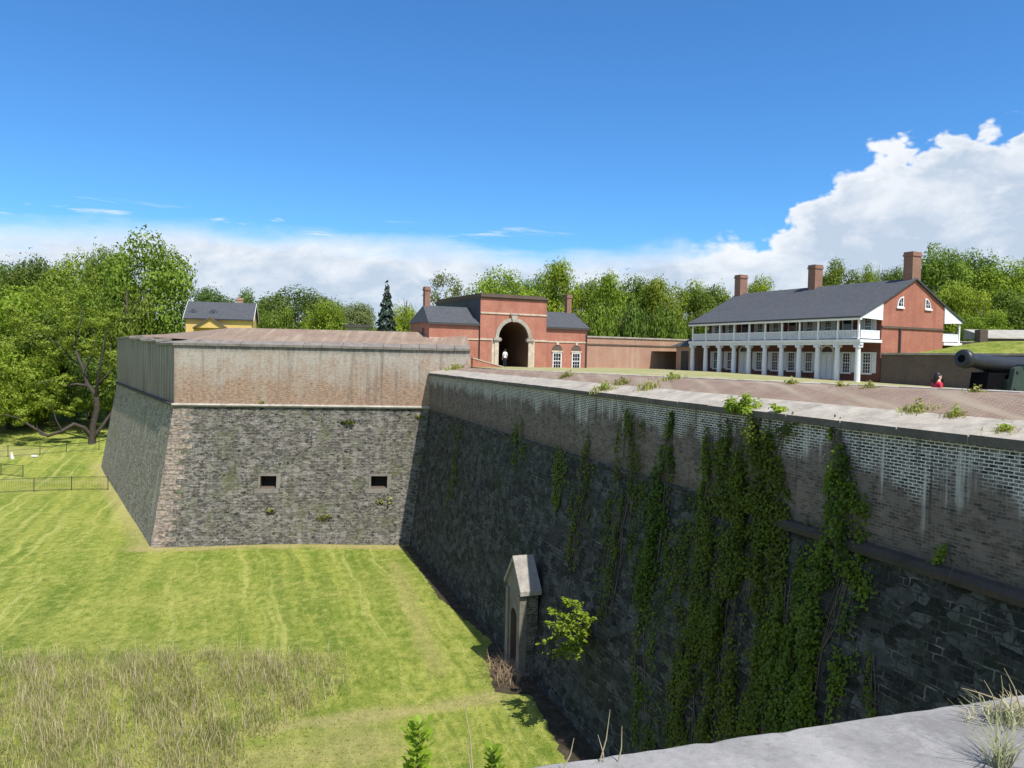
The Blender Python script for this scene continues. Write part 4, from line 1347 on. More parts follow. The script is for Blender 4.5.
def trunk_mesh(seed, forks=7, spread=.6, base_r=.075):
    r_ = random.Random(seed); o = MB()
    o.tube([(0, 0, -.1), (.01, .0, .4), (r_.uniform(-.05, .05), r_.uniform(-.05, .05), 1.0), (r_.uniform(-.08, .08), r_.uniform(-.08, .08), 1.7)], [base_r, base_r * .8, base_r * .6, base_r * .25], 8)
    for k in range(forks):
        a = r_.uniform(0, 6.28); z0 = r_.uniform(.5, 1.3); l = r_.uniform(.4, 1) * spread
        o.tube([(0, 0, z0), (math.cos(a) * l * .5, math.sin(a) * l * .5, z0 + l * .45), (math.cos(a) * l, math.sin(a) * l, z0 + l * .95)], [base_r * .4, base_r * .25, base_r * .1], 6)
    ob = o.build('trunk', MT['bark'], None, smooth=True, fix=False)
    me = ob.data; bpy.data.objects.remove(ob)
    return me


def ext(me):
    v = np.zeros(len(me.vertices) * 3, 'f'); me.vertices.foreach_get('co', v); v = v.reshape(-1, 3)
    return float(np.percentile(v[:, 2], 99.6)), float(np.percentile(np.hypot(v[:, 0], v[:, 1]), 98.5))


CR = {'round': [crown_mesh(1, 60, 15000, .066), crown_mesh(2, 52, 15000, .066), crown_mesh(3, 70, 15000, .066)],
      'tall': [crown_mesh(4, 60, 14000, .067, 'tall', 1.12), crown_mesh(5, 54, 14000, .067, 'tall', 1.1)],
      'open': [crown_mesh(6, 34, 3200, .075, 'round', 1.05, openness=.8)],
      'bush': [crown_mesh(7, 55, 14000, .067, 'bush', .85, .8), crown_mesh(8, 50, 14000, .067, 'bush', .9, .85)],
      'conifer': [conifer_mesh(9, 5200)]}
TR = [trunk_mesh(11), trunk_mesh(12), trunk_mesh(13)]
UH = {'round': 2.62, 'tall': 2.7, 'open': 2.62, 'bush': 1.75, 'conifer': 2.62}


def tree(px, ytop, wpx, Y, kind, mat, label, group='trees beyond the fort', name=None, cat=None, gzv=None, bottom=None):
    top_ = P(px, ytop, Y)
    gzz = gz(top_.x, top_.y) if gzv is None else E + gzv
    h = top_.z - gzz + .1
    w = wpx * Y / F * {'round': 1.15, 'tall': 1.2, 'bush': 1.25}.get(kind, 1.0)
    nm = name or {'conifer': 'spruce_tree', 'bush': 'bush'}.get(kind, 'leafy_tree')
    t = thing(nm, (top_.x, top_.y, gzz - .1), label, cat or ('bush' if kind == 'bush' else 'tree'), group)
    cm = rnd.choice(CR[kind]); hz_, hr2 = ext(cm)
    t.scale = (w / (2 * hr2), w / (2 * hr2), h / hz_)
    t.rotation_euler = (0, 0, rnd.uniform(0, 6.28))
    c = link('crown', cm, t)
    c.material_slots[0].link = 'OBJECT'; c.material_slots[0].material = MT[mat]
    link('trunk', rnd.choice(TR), t)
    return t


ld, lm, lb, lp, lo = 'leaf_dark', 'leaf_mid', 'leaf_bright', 'leaf_pale', 'leaf_olive'
TREES = [
    # left mass, back to front
    (5, 264, 56, 190, 'round', ld, 'dark treetop at the far upper left edge, leftmost on the skyline'),
    (30, 259, 52, 185, 'round', ld, 'dark rounded treetop on the left skyline beside the edge tree'),
    (76, 256, 56, 180, 'round', lb, 'light green skyline tree just left of the big rounded tree'),
    (104, 250, 40, 172, 'round', lm, 'slender darker tree top touching the big rounded tree on its left'),
    (147, 236, 82, 150, 'round', lm, 'biggest rounded mid green tree left of the yellow house'),
    (60, 276, 70, 150, 'round', lm, 'mid green tree in the middle of the left tree mass'),
    (20, 288, 84, 142, 'round', lb, 'bright green bushy tree at the left edge below the skyline trees'),
    (90, 284, 60, 140, 'round', lm, 'mid green tree just behind the tree with dark limbs'),
    (-25, 300, 90, 140, 'round', lm, 'mid green tree cut by the left edge of the picture'),
    (45, 312, 80, 136, 'round', ld, 'shaded lower tree behind the open yellow green crown'),
    (128, 300, 60, 142, 'bush', lm, 'low dense growth below the big rounded tree behind the bastion corner'),
    (-5, 345, 90, 124, 'bush', lb, 'large bright green thicket at the left edge above the lawn'),
    (40, 372, 66, 134, 'bush', ld, 'green thicket under the left trees beside the sloping lawn'),
    (8, 396, 60, 128, 'bush', lb, 'bright low bush at left edge just above the lawn'),
    (110, 350, 70, 132, 'bush', ld, 'dark green undergrowth behind the dark limbed trunk'),
    # behind the bastion
    (212, 289, 44, 200, 'round', ld, 'dark distant tree just above left end of the yellow house roof'),
    (242, 291, 40, 205, 'round', ld, 'dark distant tree above right end of the yellow house roof'),
    (268, 301, 34, 170, 'round', lm, 'small mid green tree just right of the yellow house'),
    (300, 289, 78, 150, 'round', ld, 'broad dark green tree between yellow house and the spruce'),
    (326, 302, 40, 125, 'bush', lb, 'bright green bush in front of the broad dark tree'),
    (276, 308, 40, 128, 'bush', lm, 'dark green bush right of the yellow house gable'),
    (355, 304, 46, 150, 'round', lp, 'pale thin foliage left of the dark spruce'),
    (387, 289, 62, 118, 'conifer', 'needle', 'dark blue green spruce left of the gatehouse'),
    (407, 306, 34, 125, 'bush', lb, 'bright green bush between the spruce and the gatehouse chimney'),
    (446, 273, 48, 130, 'open', lp, 'thin pale see-through tree behind the gatehouse left chimney'),
    # behind the gatehouse and screen wall
    (470, 300, 40, 130, 'round', lm, 'mid green tree behind the left roof of the gatehouse'),
    (504, 271, 64, 125, 'round', lb, 'rounded bright tree directly above the gate arch'),
    (540, 275, 40, 140, 'round', lm, 'mid green tree between the two tallest trees over the gatehouse'),
    (557, 262, 46, 122, 'tall', lb, 'tall upright tree above right shoulder of the gate block'),
    (585, 282, 44, 125, 'round', lm, 'tree behind the right chimney of the gatehouse'),
    (607, 275, 46, 118, 'tall', lb, 'bright upright tree just right of gatehouse right chimney'),
    (634, 279, 48, 122, 'round', lm, 'mid green tree above left half of the screen wall'),
    (660, 280, 50, 118, 'tall', lb, 'bright tree above the middle of the screen wall'),
    (688, 283, 46, 124, 'round', lb, 'bright tree above right end of the screen wall'),
    (713, 286, 42, 120, 'round', lm, 'tree against left verge of the barracks roof'),
    (597, 306, 44, 108, 'bush', lm, 'dark bush behind the screen wall beside the gatehouse'),
    (630, 308, 46, 108, 'bush', ld, 'shaded bush low behind left half of screen wall'),
    (668, 306, 46, 108, 'bush', lm, 'green bush low behind right half of screen wall'),
    (700, 310, 40, 110, 'bush', lm, 'bush low behind barracks left end'),
    # behind the barracks
    (764, 278, 40, 120, 'round', lb, 'small bright treetop between the left and middle barracks chimneys'),
    (842, 262, 42, 115, 'round', lm, 'treetop just right of the middle barracks chimney'),
    (872, 266, 24, 118, 'round', lb, 'smallest round treetop between middle and right barracks chimneys'),
    (896, 268, 30, 118, 'round', lm, 'treetop touching left side of the right barracks chimney'),
    (942, 247, 52, 105, 'tall', lm, 'tall tree immediately right of the right barracks chimney'),
    (975, 252, 56, 108, 'round', lm, 'large tree behind the gable end, second right of the right chimney'),
    (1010, 262, 60, 104, 'round', lb, 'bright large tree near the right edge above the battery'),
    (1045, 256, 60, 108, 'round', lm, 'tree cut by the right edge of the picture'),
    (935, 292, 44, 92, 'bush', lb, 'bright bush behind the gable slope of the barracks'),
    (965, 286, 46, 90, 'bush', lb, 'bright bush above the back gallery roof of the barracks'),
    (1000, 292, 52, 92, 'bush', lm, 'mid green bush behind the battery wall at right'),
    (985, 312, 44, 84, 'bush', lb, 'low bright bush just behind the lawn bank wall'),
    (1030, 300, 50, 86, 'bush', lm, 'bush at right edge behind the battery cap'),
]
for a in TREES:
    right = a[0] > 725
    tree(*a[:6], a[6], gzv=(.8 if right else None))
# far woods closing the horizon (nobody could count them)
fr_n = 0
rng = np.random.default_rng(77)
cen = []
for k in range(260):
    az_ = rng.uniform(-50, 50); Y_ = rng.uniform(230, 330)
    x_ = Y_ * math.tan(R(az_))
    z0 = gz(x_, Y_)
    rr = rng.uniform(5, 8)
    hh = max(11, (E + 8 - z0) * rng.uniform(.85, 1.1)) if True else 0
    m_ = 420
    d = rng.normal(size=(m_, 3)); d /= np.linalg.norm(d, axis=1, keepdims=True)
    q_ = d * np.array([rr, rr, hh * .5]) * rng.uniform(.7, 1.05, (m_, 1)) + np.array([x_, Y_, z0 + hh * .5])
    cen.append((q_, d))
cc_ = np.concatenate([c for c, _ in cen]); dd_ = np.concatenate([d for _, d in cen]) + rng.normal(size=(len(cc_), 3)) * .5
me = mesh_quads('far_woods', leaf_arrays(cc_, dd_, 1.5, rng), rng.random(len(cc_)), [MT['leaf_mid']])
tag(link('far_woods', me), 'distant woods closing the horizon behind the fort', 'woods', None, 'stuff')

# the open tree with dark limbs left of the bastion
tb = P(92, 441, 117); gzz = gz(tb.x, tb.y)
lt_ = thing('limbed_tree', (tb.x, tb.y, gzz - .2), 'open yellow green tree with dark crooked limbs left of the bastion', 'tree')
o = MB()
def bp(x, y, dy=0): q_ = P(x, y, 117 + dy); return q_
limbs = [([(92, 444, 0), (93, 425, 0), (97, 408, 0), (96, 395, 0), (87, 384, 0), (83, 368, .5), (76, 352, 1), (70, 340, 1.5), (66, 322, 2)], [.95, .72, .66, .6, .52, .42, .34, .26, .1]),
         ([(96, 398, 0), (97, 385, -1), (100, 366, -2), (104, 346, -2), (108, 322, -2)], [.45, .36, .3, .22, .08]),
         ([(91, 436, 0), (84, 428, -1), (74, 424, -2), (62, 431, -3), (48, 436, -4), (34, 428, -4), (18, 418, -5), (2, 414, -6)], [.55, .5, .46, .42, .36, .28, .2, .08]),
         ([(48, 436, -4), (40, 434, -4.5), (36, 424, -5)], [.24, .18, .06]),
         ([(94, 438, 0), (103, 424, 1), (112, 412, 1.5), (118, 400, 2)], [.5, .4, .3, .1]),
         ([(88, 386, 0), (76, 384, -1), (64, 386, -2), (52, 380, -2), (38, 384, -3)], [.36, .3, .24, .18, .06]),
         ([(82, 366, .5), (72, 360, 2), (60, 345, 3), (48, 338, 3)], [.28, .22, .16, .05]),
         ([(84, 370, .5), (92, 356, 1), (96, 338, 1), (92, 318, 1)], [.26, .22, .15, .05]),
         ([(74, 350, 1), (76, 338, 0), (82, 318, 0), (80, 304, 0)], [.22, .17, .12, .04]),
         ([(97, 385, -1), (108, 374, -1), (117, 366, 0)], [.22, .16, .05]),
         ([(62, 431, -3), (56, 420, -4), (52, 404, -4)], [.24, .16, .05])]
for pts_, rad_ in limbs: o.tube([bp(*q_) for q_ in pts_], [q_ * .62 for q_ in rad_], 8)
o.build('trunk', MT['dark_bark'], lt_, smooth=True, fix=False)
rng = np.random.default_rng(55)
clumps = [(66, 312, 17, 2), (84, 298, 15, 0), (95, 318, 16, 1), (52, 334, 18, 3), (108, 322, 13, -2), (72, 335, 16, 0), (42, 352, 17, 2), (34, 380, 15, -3), (50, 402, 11, -4), (14, 372, 20, -1), (8, 398, 16, -4),
          (20, 416, 11, -5), (4, 350, 20, 0), (28, 330, 19, 2), (100, 345, 13, -2), (112, 362, 11, -1), (60, 358, 15, 3), (88, 352, 10, 1), (62, 385, 11, -3), (80, 405, 8, 1), (70, 318, 14, 4), (-10, 380, 18, 0), (116, 392, 8, 2), (58, 300, 14, 3), (104, 380, 9, 3), (40, 300, 14, 4), (18, 315, 15, 3), (-8, 415, 13, -3), (36, 400, 10, -3), (108, 405, 7, 2), (66, 412, 7, -3)]
cs_, ns_ = [], []
for (x_, y_, r_, dy) in clumps:
    c0 = np.array(P(x_, y_, 117 + dy + 1.1)); rr = r_ * 117 / F
    for sub in range(9):
        d0 = rng.normal(size=3); d0 /= np.linalg.norm(d0)
        c1 = c0 + d0 * rr * rng.uniform(.35, .95)
        m_ = 62
        d = rng.normal(size=(m_, 3)); d /= np.linalg.norm(d, axis=1, keepdims=True)
        cs_.append(c1 + d * rr * .42 * rng.uniform(.2, 1.1, (m_, 1)) * np.array([1.2, 1.2, .7])); ns_.append(d + .6 * d0 + rng.normal(size=d.shape) * .25)
cs_ = np.concatenate(cs_); ns_ = np.concatenate(ns_)
off = np.array([tb.x, tb.y, gzz - .2])
link('crown', mesh_quads('crown', leaf_arrays(cs_ - off, ns_, .40, rng), rng.random(len(cs_)), [MT['leaf_olive']]), lt_)

# ------------------------------------------------------------------ yellow house
Hc = P(219, 319, 110); hy = Frame((Hc.x, Hc.y, E), 77)
yh = thing('yellow_house', (Hc.x, Hc.y, E - 2.6), 'yellow clapboard house with grey slate roof seen over the bastion top', 'house')
HW, HD, he, hr_ = 8.9, 7, 4.55, 7.0
o = MB()
sec = [(0, -2.6), (HD, -2.6), (HD, he), (HD / 2, hr_ - .05), (0, he)]
for aa in (-HW / 2, HW / 2): o.face([hy(aa, bb, cc) for bb, cc in sec])
for bb in (0, HD): o.face([hy(-HW / 2, bb, -2.6), hy(HW / 2, bb, -2.6), hy(HW / 2, bb, he), hy(-HW / 2, bb, he)])
o.build('wall', MT['yellow'], yh)
o = MB()
rl = [(-.4, he - .15), (HD / 2, hr_), (HD + .4, he - .15)]
o.grid([[hy(aa, bb, cc + dz) for bb, cc in rl for dz in (.12,)] for aa in (-HW / 2 - .3, HW / 2 + .3)])
o.grid([[hy(aa, bb, cc) for bb, cc in rl] for aa in (-HW / 2 - .3, HW / 2 + .3)])
o.build('roof', MT['slate'], yh)
o = MB()
for aa in (-HW / 2 - .33, HW / 2 + .3):
    for (b0, c0), (b1, c1) in zip(rl, rl[1:]):
        o.hexa([hy(aa, b0, c0 - .15), hy(aa, b1, c1 - .15), hy(aa, b1, c1 + .13), hy(aa, b0, c0 + .13)], [hy(aa + .04, b0, c0 - .15), hy(aa + .04, b1, c1 - .15), hy(aa + .04, b1, c1 + .13), hy(aa + .04, b0, c0 + .13)])
o.build('barge_board', MT['white'], yh)
for da in (-3.6, -.9):
    o = MB(); o.box(hy, da - .4, da + .4, .9, 2.4, 4.95, 5.6); dm = o.build('dormer', MT['offwhite'], yh)
    o = MB(); o.hexa([hy(da - .5, .75, 5.6), hy(da + .5, .75, 5.6), hy(da + .5, 3, 5.6), hy(da - .5, 3, 5.6)], [hy(da - .05, .75, 5.92), hy(da + .05, .75, 5.92), hy(da + .05, 3, 5.92), hy(da - .05, 3, 5.92)]); o.build('dormer_roof', MT['slate'], dm)
    o = MB(); o.box(hy, da - .27, da + .27, .87, .9, 5.03, 5.5); o.build('pane', MT['glass'], dm)
o = MB(); pg_ = [(-3.0, 3.2), (1.0, 3.2), (-1.0, 4.5)]
o.hexa([hy(a, -1.2, c) for a, c in pg_], [hy(a, -.01, c) for a, c in pg_]); po = o.build('porch_gable', MT['yellow'], yh)
o = MB()
for a0, a1 in ((-3.3, -1.0), (1.3, -1.0)):
    pp = [(a0, 3.0), (a1, 4.5), (a1, 4.75), (a0, 3.2)]
    o.hexa([hy(a, -1.45, c) for a, c in pp], [hy(a, -.01, c) for a, c in pp])
o.build('porch_roof', MT['dbrick'], po)
chimney(hy, 2.3, HD / 2 + .9, 6, 7.9, 1.0, .7, MT['obrick'], yh)
# low roofed hut seen above the bastion near the spruce
ph = P(357, 327, 100); fh = Frame((ph.x, ph.y, E), 75)
hut = thing('low_hut', (ph.x, ph.y, E - 2.6), 'low flat roofed grey hut just visible over the bastion left of the spruce', 'hut')
o = MB(); o.box(fh, -1.2, 1.2, 0, 2.4, -2.6, 3.4); o.build('wall', MT['grey_conc'], hut)
o = MB(); o.box(fh, -1.6, 1.6, -.4, 2.8, 3.4, 3.72); o.build('roof', MT['lead'], hut)

# ------------------------------------------------------------------ fences and markers on the far lawn
def fence(pts, h, label, r=.035, rails=(1.0, .08), group=None, nm='wire_fence', mesh=True):
    p0 = pts[0]
    t = thing(nm, (p0.x, p0.y, gz(p0.x, p0.y)), label, 'fence', group)
    gs = [Vector((p.x, p.y, gz(p.x, p.y))) for p in pts]
    for p in gs:
        o = MB(); o.tube([p - Wp * .2, p + Wp * h], r, 8); o.lathe(p + Wp * h, (0, 0, 1), [(0, r), (.02, r * 1.3), (.05, r * 1.2), (.07, r * .3)], 8); o.build('post', MT['wire'], t)
    o = MB()
    for a_, b_ in zip(gs, gs[1:]):
        for q_ in rails: o.tube([a_ + Wp * h * q_, b_ + Wp * h * q_], r * .7, 6)
        if mesh:
            n_ = int((b_ - a_).length / .16)
            for k in range(1, n_):
                c = a_.lerp(b_, k / n_); o.tube([c + Wp * h * .08, c + Wp * h], .008, 4, cap=False)
    o.build('wire_panel', MT['wire'], t)
    return t
f1 = [Pz(108, 490, -16), Pz(71.5, 490.2, -16), Pz(34, 491.5, -16), Pz(-4, 493.5, -16), Pz(-44, 496, -16)]
fence(f1, 1.5, 'black metal lawn fence meeting the foot of the bastion flank', .045)
f2 = [Pz(23, 477, -16), Pz(1, 475, -16), Pz(-25, 472, -16)]
fence(f2, 1.4, 'short black fence run behind the lawn fence at left edge', .045)
f3 = [P(99, 450, 112), P(66.5, 452, 110), P(40, 455, 108), P(8, 459, 106), P(-22, 463, 104)]
fence(f3, 1.7, 'thin low wire fence in front of the dark limbed tree', .04, (.55, .12), mesh=False)
mk = Pz(11.5, 459, -15.4); mk.z = gz(mk.x, mk.y)
ms = thing('marker_post', mk, 'small white marker post on the lawn at the left edge', 'marker')
o = MB(); o.hexa([mk + Vector(v) for v in ((-.12, 0, -.1), (.35, 0, -.1), (.35, .12, -.1), (-.12, .12, -.1))], [mk + Vector(v) for v in ((-.12, 0, .95), (.02, 0, .95), (.02, .12, .95), (-.12, .12, .95))]); o.build('board', MT['white'], ms)
mk = Pz(34.5, 458, -15.4); mk.z = gz(mk.x, mk.y)
ms = thing('sign_board', mk, 'low white board lying on the lawn beside the thin wire fence', 'board')
fr = Frame(mk, 95); o = MB(); o.box(fr, -.4, .4, -.2, .2, .1, .28); o.box(fr, -.3, -.2, -.1, .1, -.1, .1); o.box(fr, .2, .3, -.1, .1, -.1, .1); o.build('board', MT['white'], ms)

# ------------------------------------------------------------------ ivy on the curtain
n_st = (cn + Wp * BAT).normalized()
o_st = B + Wp * (ZKC + E)


VN = np.random.default_rng(99).random((64, 64))


def vnoise(a, b):
    i, j = math.floor(a), math.floor(b); fa, fb = a - i, b - j
    fa = fa * fa * (3 - 2 * fa); fb = fb * fb * (3 - 2 * fb)
    g_ = lambda x, y: VN[x % 64, y % 64]
    return (g_(i, j) * (1 - fa) + g_(i + 1, j) * fa) * (1 - fb) + (g_(i, j + 1) * (1 - fa) + g_(i + 1, j + 1) * fa) * fb


def on_wall(px, py):
    q_ = Ppl(px, py, B + Wp * E, cn)
    if q_.z - E < ZKC:
        q_ = Ppl(px, py, o_st, n_st); return q_, n_st
    return q_, cn


def vine(label, spans, dens, mats=('ivy',), size=.13, thick=.3, seed=1, twigs=6, gap=.40):
    """spans: list of (y, x0, x1) outline rows in survey pixels"""
    rng = np.random.default_rng(seed); r_ = random.Random(seed)
    P0, _ = on_wall((spans[0][1] + spans[0][2]) / 2, spans[0][0])
    t = thing('ivy', P0, label, 'ivy', 'ivy vines hanging down the curtain wall')
    cs_, ns_, ti = [], [], []
    for (y0, a0, b0), (y1, a1, b1) in zip(spans, spans[1:]):
        pm, _ = on_wall((a0 + b0) / 2, (y0 + y1) / 2)
        area = max(.05, ((b0 - a0 + b1 - a1) / 2) * (y1 - y0) * (pm.y / F) ** 2 * 1.9)
        n = int(area * dens)
        nc = max(3, int(area * 7))
        cl = [(r_.random(), min(1.15, max(-.15, r_.gauss(.5, .33)))) for _ in range(nc)]
        for k in range(n):
            c = cl[r_.randrange(nc)]
            v = c[0] + r_.gauss(0, .2); u = c[1] + r_.gauss(0, .1)
            y = y0 + (y1 - y0) * v; f = min(1, max(0, v))
            xa, xb = a0 + (a1 - a0) * f, b0 + (b1 - b0) * f
            q_, nn = on_wall(xa + (xb - xa) * u, y)
            al_ = (q_ - B).dot(cdir) + .12 * q_.z
            if .62 * vnoise(al_ / .34, q_.z / 2.4) + .38 * vnoise(al_ / .3 + 20, q_.z / .5) + r_.gauss(0, .06) < gap: continue
            d = r_.random() ** 1.5 * thick * (1 - abs(2 * min(1, max(0, u)) - 1) ** 2 * .7)
            cs_.append(q_ + nn * (.03 + d)); ns_.append(nn + Vector((0, 0, .5)) + Vector((r_.gauss(0, .5), r_.gauss(0, .5), r_.gauss(0, .4)))); ti.append(min(1, max(0, (c[0] * 7.7 + c[1] * 3.1) % 1 * .6 + r_.random() * .4)))
    off_ = np.array(P0)
    lv = mesh_quads('leaves', leaf_arrays(np.array(cs_) - off_, np.array(ns_), size, rng, .8), np.array(ti), [MT[m] for m in mats])
    link('leaves', lv, t)
    o = MB()
    for k in range(twigs):
        f = r_.random(); pts_ = []
        for (y, a, b_) in spans:
            q_, nn = on_wall(a + (b_ - a) * min(1, max(0, f + r_.uniform(-.12, .12))), y); pts_.append(q_ + nn * r_.uniform(.02, .07))
        o.tube(pts_, r_.uniform(.008, .018), 5, cap=False)
    for k in range(twigs):                   # short bare shoots
        i = r_.randrange(len(spans) - 1); y = r_.uniform(spans[i][0], spans[i + 1][0]); x = r_.uniform(spans[i][1] - 4, spans[i][2] + 4)
        q_, nn = on_wall(x, y)
        d1 = Vector((r_.uniform(-.4, .4), r_.uniform(-.4, .4), r_.uniform(-.7, .3))) + nn * .3
        o.tube([q_, q_ + d1 * .6, q_ + d1 * .9 + Vector((0, 0, -.1))], [.012, .009, .004], 5, cap=False)
    o.build('stems', MT['twig'], t, fix=False)
    return t


vine('broadest dark green ivy mass hanging the full height of the wall below the leafy crest', [(418, 724, 790), (450, 722, 782), (480, 715, 772), (510, 704, 788), (545, 690, 790), (580, 688, 780), (620, 684, 768), (660, 676, 766), (700, 672, 760), (745, 668, 764)], 640, size=.115, thick=.38, seed=3, twigs=18, gap=.455)
vine('ivy strip right of the broadest mass, widening into a thick clump lower down', [(430, 835, 843), (470, 829, 850), (500, 830, 862), (540, 824, 862), (580, 806, 860), (625, 790, 852), (670, 772, 838), (735, 764, 824)], 600, size=.11, thick=.38, seed=4, twigs=12, gap=.42)
vine('thin ivy link crossing between the two thick ivy masses', [(585, 775, 800), (640, 765, 795), (700, 752, 790), (740, 748, 782)], 420, size=.11, thick=.28, seed=5, gap=.5)
vine('narrow ivy strand just left of the broadest ivy mass', [(436, 706, 713), (470, 702, 714), (505, 700, 710), (540, 696, 704)], 240, size=.14, thick=.2, seed=6)
vine('ivy column with a dark spike on top, second thick strand from the broadest mass', [(415, 671, 675), (445, 665, 674), (480, 655, 672), (520, 648, 668), (560, 640, 664), (600, 634, 650)], 420, size=.125, thick=.3, seed=7, gap=.36)
vine('paired ivy strands under the yellow weeds on the coping', [(420, 619, 640), (455, 616, 640), (490, 612, 640), (530, 606, 632), (570, 602, 624), (615, 598, 614)], 330, size=.115, thick=.24, seed=8, gap=.45)
vine('faint thin ivy strand at mid wall left of the paired strands', [(440, 584, 594), (480, 578, 592), (520, 572, 586), (560, 566, 578)], 130, size=.15, thick=.2, seed=9)
vine('small ivy patch below the cordon near the middle of the wall', [(450, 556, 566), (480, 553, 568), (505, 552, 562)], 170, size=.16, thick=.2, seed=10)
vine('ivy wisp on upper brickwork nearest the gatehouse windows', [(425, 516, 524), (450, 512, 524), (470, 514, 520)], 130, size=.16, thick=.18, seed=11)
vine('farthest thin ivy strand close to the bastion corner', [(430, 456, 462), (470, 452, 460), (500, 447, 455)], 120, size=.17, thick=.2, seed=12)
vine('small dark ivy tuft growing on the cordon at the right edge of wall', [(546, 938, 962), (566, 934, 968)], 260, size=.1, thick=.2, seed=13, twigs=2)
vine('lone yellowish ivy streak low on the wall just above the near coping', [(655, 868, 876), (690, 866, 878), (730, 866, 877)], 150, size=.1, thick=.15, seed=14, twigs=2)
vine('low ivy wisps on the dark stone left of the broadest mass', [(600, 640, 656), (640, 632, 652), (690, 634, 650), (740, 632, 652)], 80, size=.14, thick=.2, seed=15)
# sunlit leafy crest growing over the coping
def clump(name, P0, label, cat, n, rad, size, mat, seed, up=.6, group=None, stems=4, lean=(0, 0, 0)):
    rng = np.random.default_rng(seed); r_ = random.Random(seed)
    t = thing(name, P0, label, cat, group)
    d = rng.normal(size=(n, 3)); d /= np.linalg.norm(d, axis=1, keepdims=True)
    nl = 9
    lob = rng.normal(size=(nl, 3)) * .5; lob[:, 2] = np.abs(lob[:, 2]) + .2
    li = rng.integers(0, nl, n)
    p = (lob[li] * .75 + d * rng.uniform(.1, .42, (n, 1))) * np.array(rad) + np.array(lean) * (lob[li][:, 2:3])
    p[:, 2] = np.abs(p[:, 2])
    link('leaves', mesh_quads('leaves', leaf_arrays(p, d * .6 + np.array([0, 0, up]), size, rng, .6), rng.random(n), [MT[mat]]), t)
    o = MB()
    for k in range(stems):
        q_ = Vector(lob[k % nl] * np.array(rad) * .8) + Vector(lean) * float(lob[k % nl][2])
        o.tube([Vector((0, 0, -.02)) + Vector(P0), Vector(P0) + q_ * .5 + Vector((0, 0, .03)), Vector(P0) + q_], [.012, .009, .004], 5, cap=False)
    o.build('stems', MT['twig'], t, fix=False)
    return t
c_, _ = on_wall(742, 425)
clump('vine_crest', kpt((c_ - B).dot(cdir), -.12, Z_CUR - .12), 'bright sunlit vine crest climbing over the coping above the broadest ivy', 'vine', 620, (.55, .9, .55), .15, 'ivy_top', 31)
c_, _ = on_wall(775, 428)
clump('vine_crest', kpt((c_ - B).dot(cdir), .1, Z_CUR), 'smaller sunlit vine sprig on the coping right of the main crest', 'vine', 160, (.4, .5, .25), .13, 'ivy_top', 32)
# sapling rooted in the wall by the postern
c_, nn = on_wall(592, 640)
sp = thing('wall_sapling', c_, 'bright green sapling sprouting from the wall right of the small sally port', 'sapling')
rng = np.random.default_rng(41); r_ = random.Random(41)
o = MB(); cs_, ns_ = [], []
tips = [(566, 600), (545, 608), (540, 622), (543, 640), (552, 655), (565, 650), (575, 640), (585, 618), (576, 605), (556, 630), (570, 625), (558, 613), (574, 655), (583, 632)]
for (x_, y_) in tips:
    q0 = Ppl(x_, y_, c_ + nn * r_.uniform(.9, 1.8), cn)
    mid = c_.lerp(q0, .5) + Vector((0, 0, .3))
    o.tube([c_, mid, q0], [.035, .02, .006], 6, cap=False)
    for tw in range(9):                      # side sprays, leaves in two rows
        f0 = r_.uniform(.35, .95)
        st = (c_.lerp(mid, f0 * 2) if f0 < .5 else mid.lerp(q0, f0 * 2 - 1))
        dr = (q0 - mid).normalized() * r_.uniform(.25, .5) + Vector((r_.gauss(0, .16), r_.gauss(0, .16), r_.gauss(-.02, .14)))
        o.tube([st, st + dr], [.007, .002], 4, cap=False)
        for k in range(11):
            q1 = st + dr * ((k + 1) / 11) + Vector((r_.gauss(0, .06), r_.gauss(0, .06), r_.gauss(0, .035)))
            cs_.append(q1); ns_.append((r_.gauss(0, .3), r_.gauss(0, .3) - .25, 1))
o.build('trunk', MT['bark'], sp, fix=False)
link('crown', mesh_quads('crown', leaf_arrays(np.array(cs_) - np.array(c_), np.array(ns_, float), .2, rng, .55), rng.random(len(cs_)), [MT['ivy_top']]), sp)
o = MB(); o.face([kpt(s0, pf + .9, zg_), kpt(s1, pf + .9, zg_), kpt(s1, pf + .9, ze), kpt(sm, pf + .9, za), kpt(s0, pf + .9, ze)]); o.build('back_wall', MT['bstone'], post)
# dead stems at the wall foot by the postern
o_ = kpt(s1 - 1.2, pf - .5, zg_)
BRUSH = kpt(s1 - .6, pf - .35, -16)

def MAKE_BLADES(name, pts, hts, wid, mat, seed, bend=.35):
    rng = np.random.default_rng(seed); n = len(pts)
    a = rng.random(n) * 2 * np.pi
    d = np.stack([np.cos(a), np.sin(a), np.zeros(n)], 1); s_ = np.stack([-np.sin(a), np.cos(a), np.zeros(n)], 1)
    h = hts[:, None]; b1 = pts + d * h * bend * .25 + np.array([0, 0, 1]) * h * .55; b2 = pts + d * h * bend * rng.uniform(.4, 1.4, (n, 1)) + np.array([0, 0, 1]) * h * rng.uniform(.85, 1, (n, 1))
    w = (wid * rng.uniform(.6, 1.3, n))[:, None]
    v1 = np.stack([pts - s_ * w, pts + s_ * w, b1 + s_ * w * .8, b1 - s_ * w * .8], 1)
    v2 = np.stack([b1 - s_ * w * .8, b1 + s_ * w * .8, b2 + s_ * w * .15, b2 - s_ * w * .15], 1)
    v = np.stack([v1, v2], 1).reshape(-1, 4, 3)
    ti = np.repeat(rng.random(n), 2)
    return mesh_quads(name, v, ti, [MT[mat]])


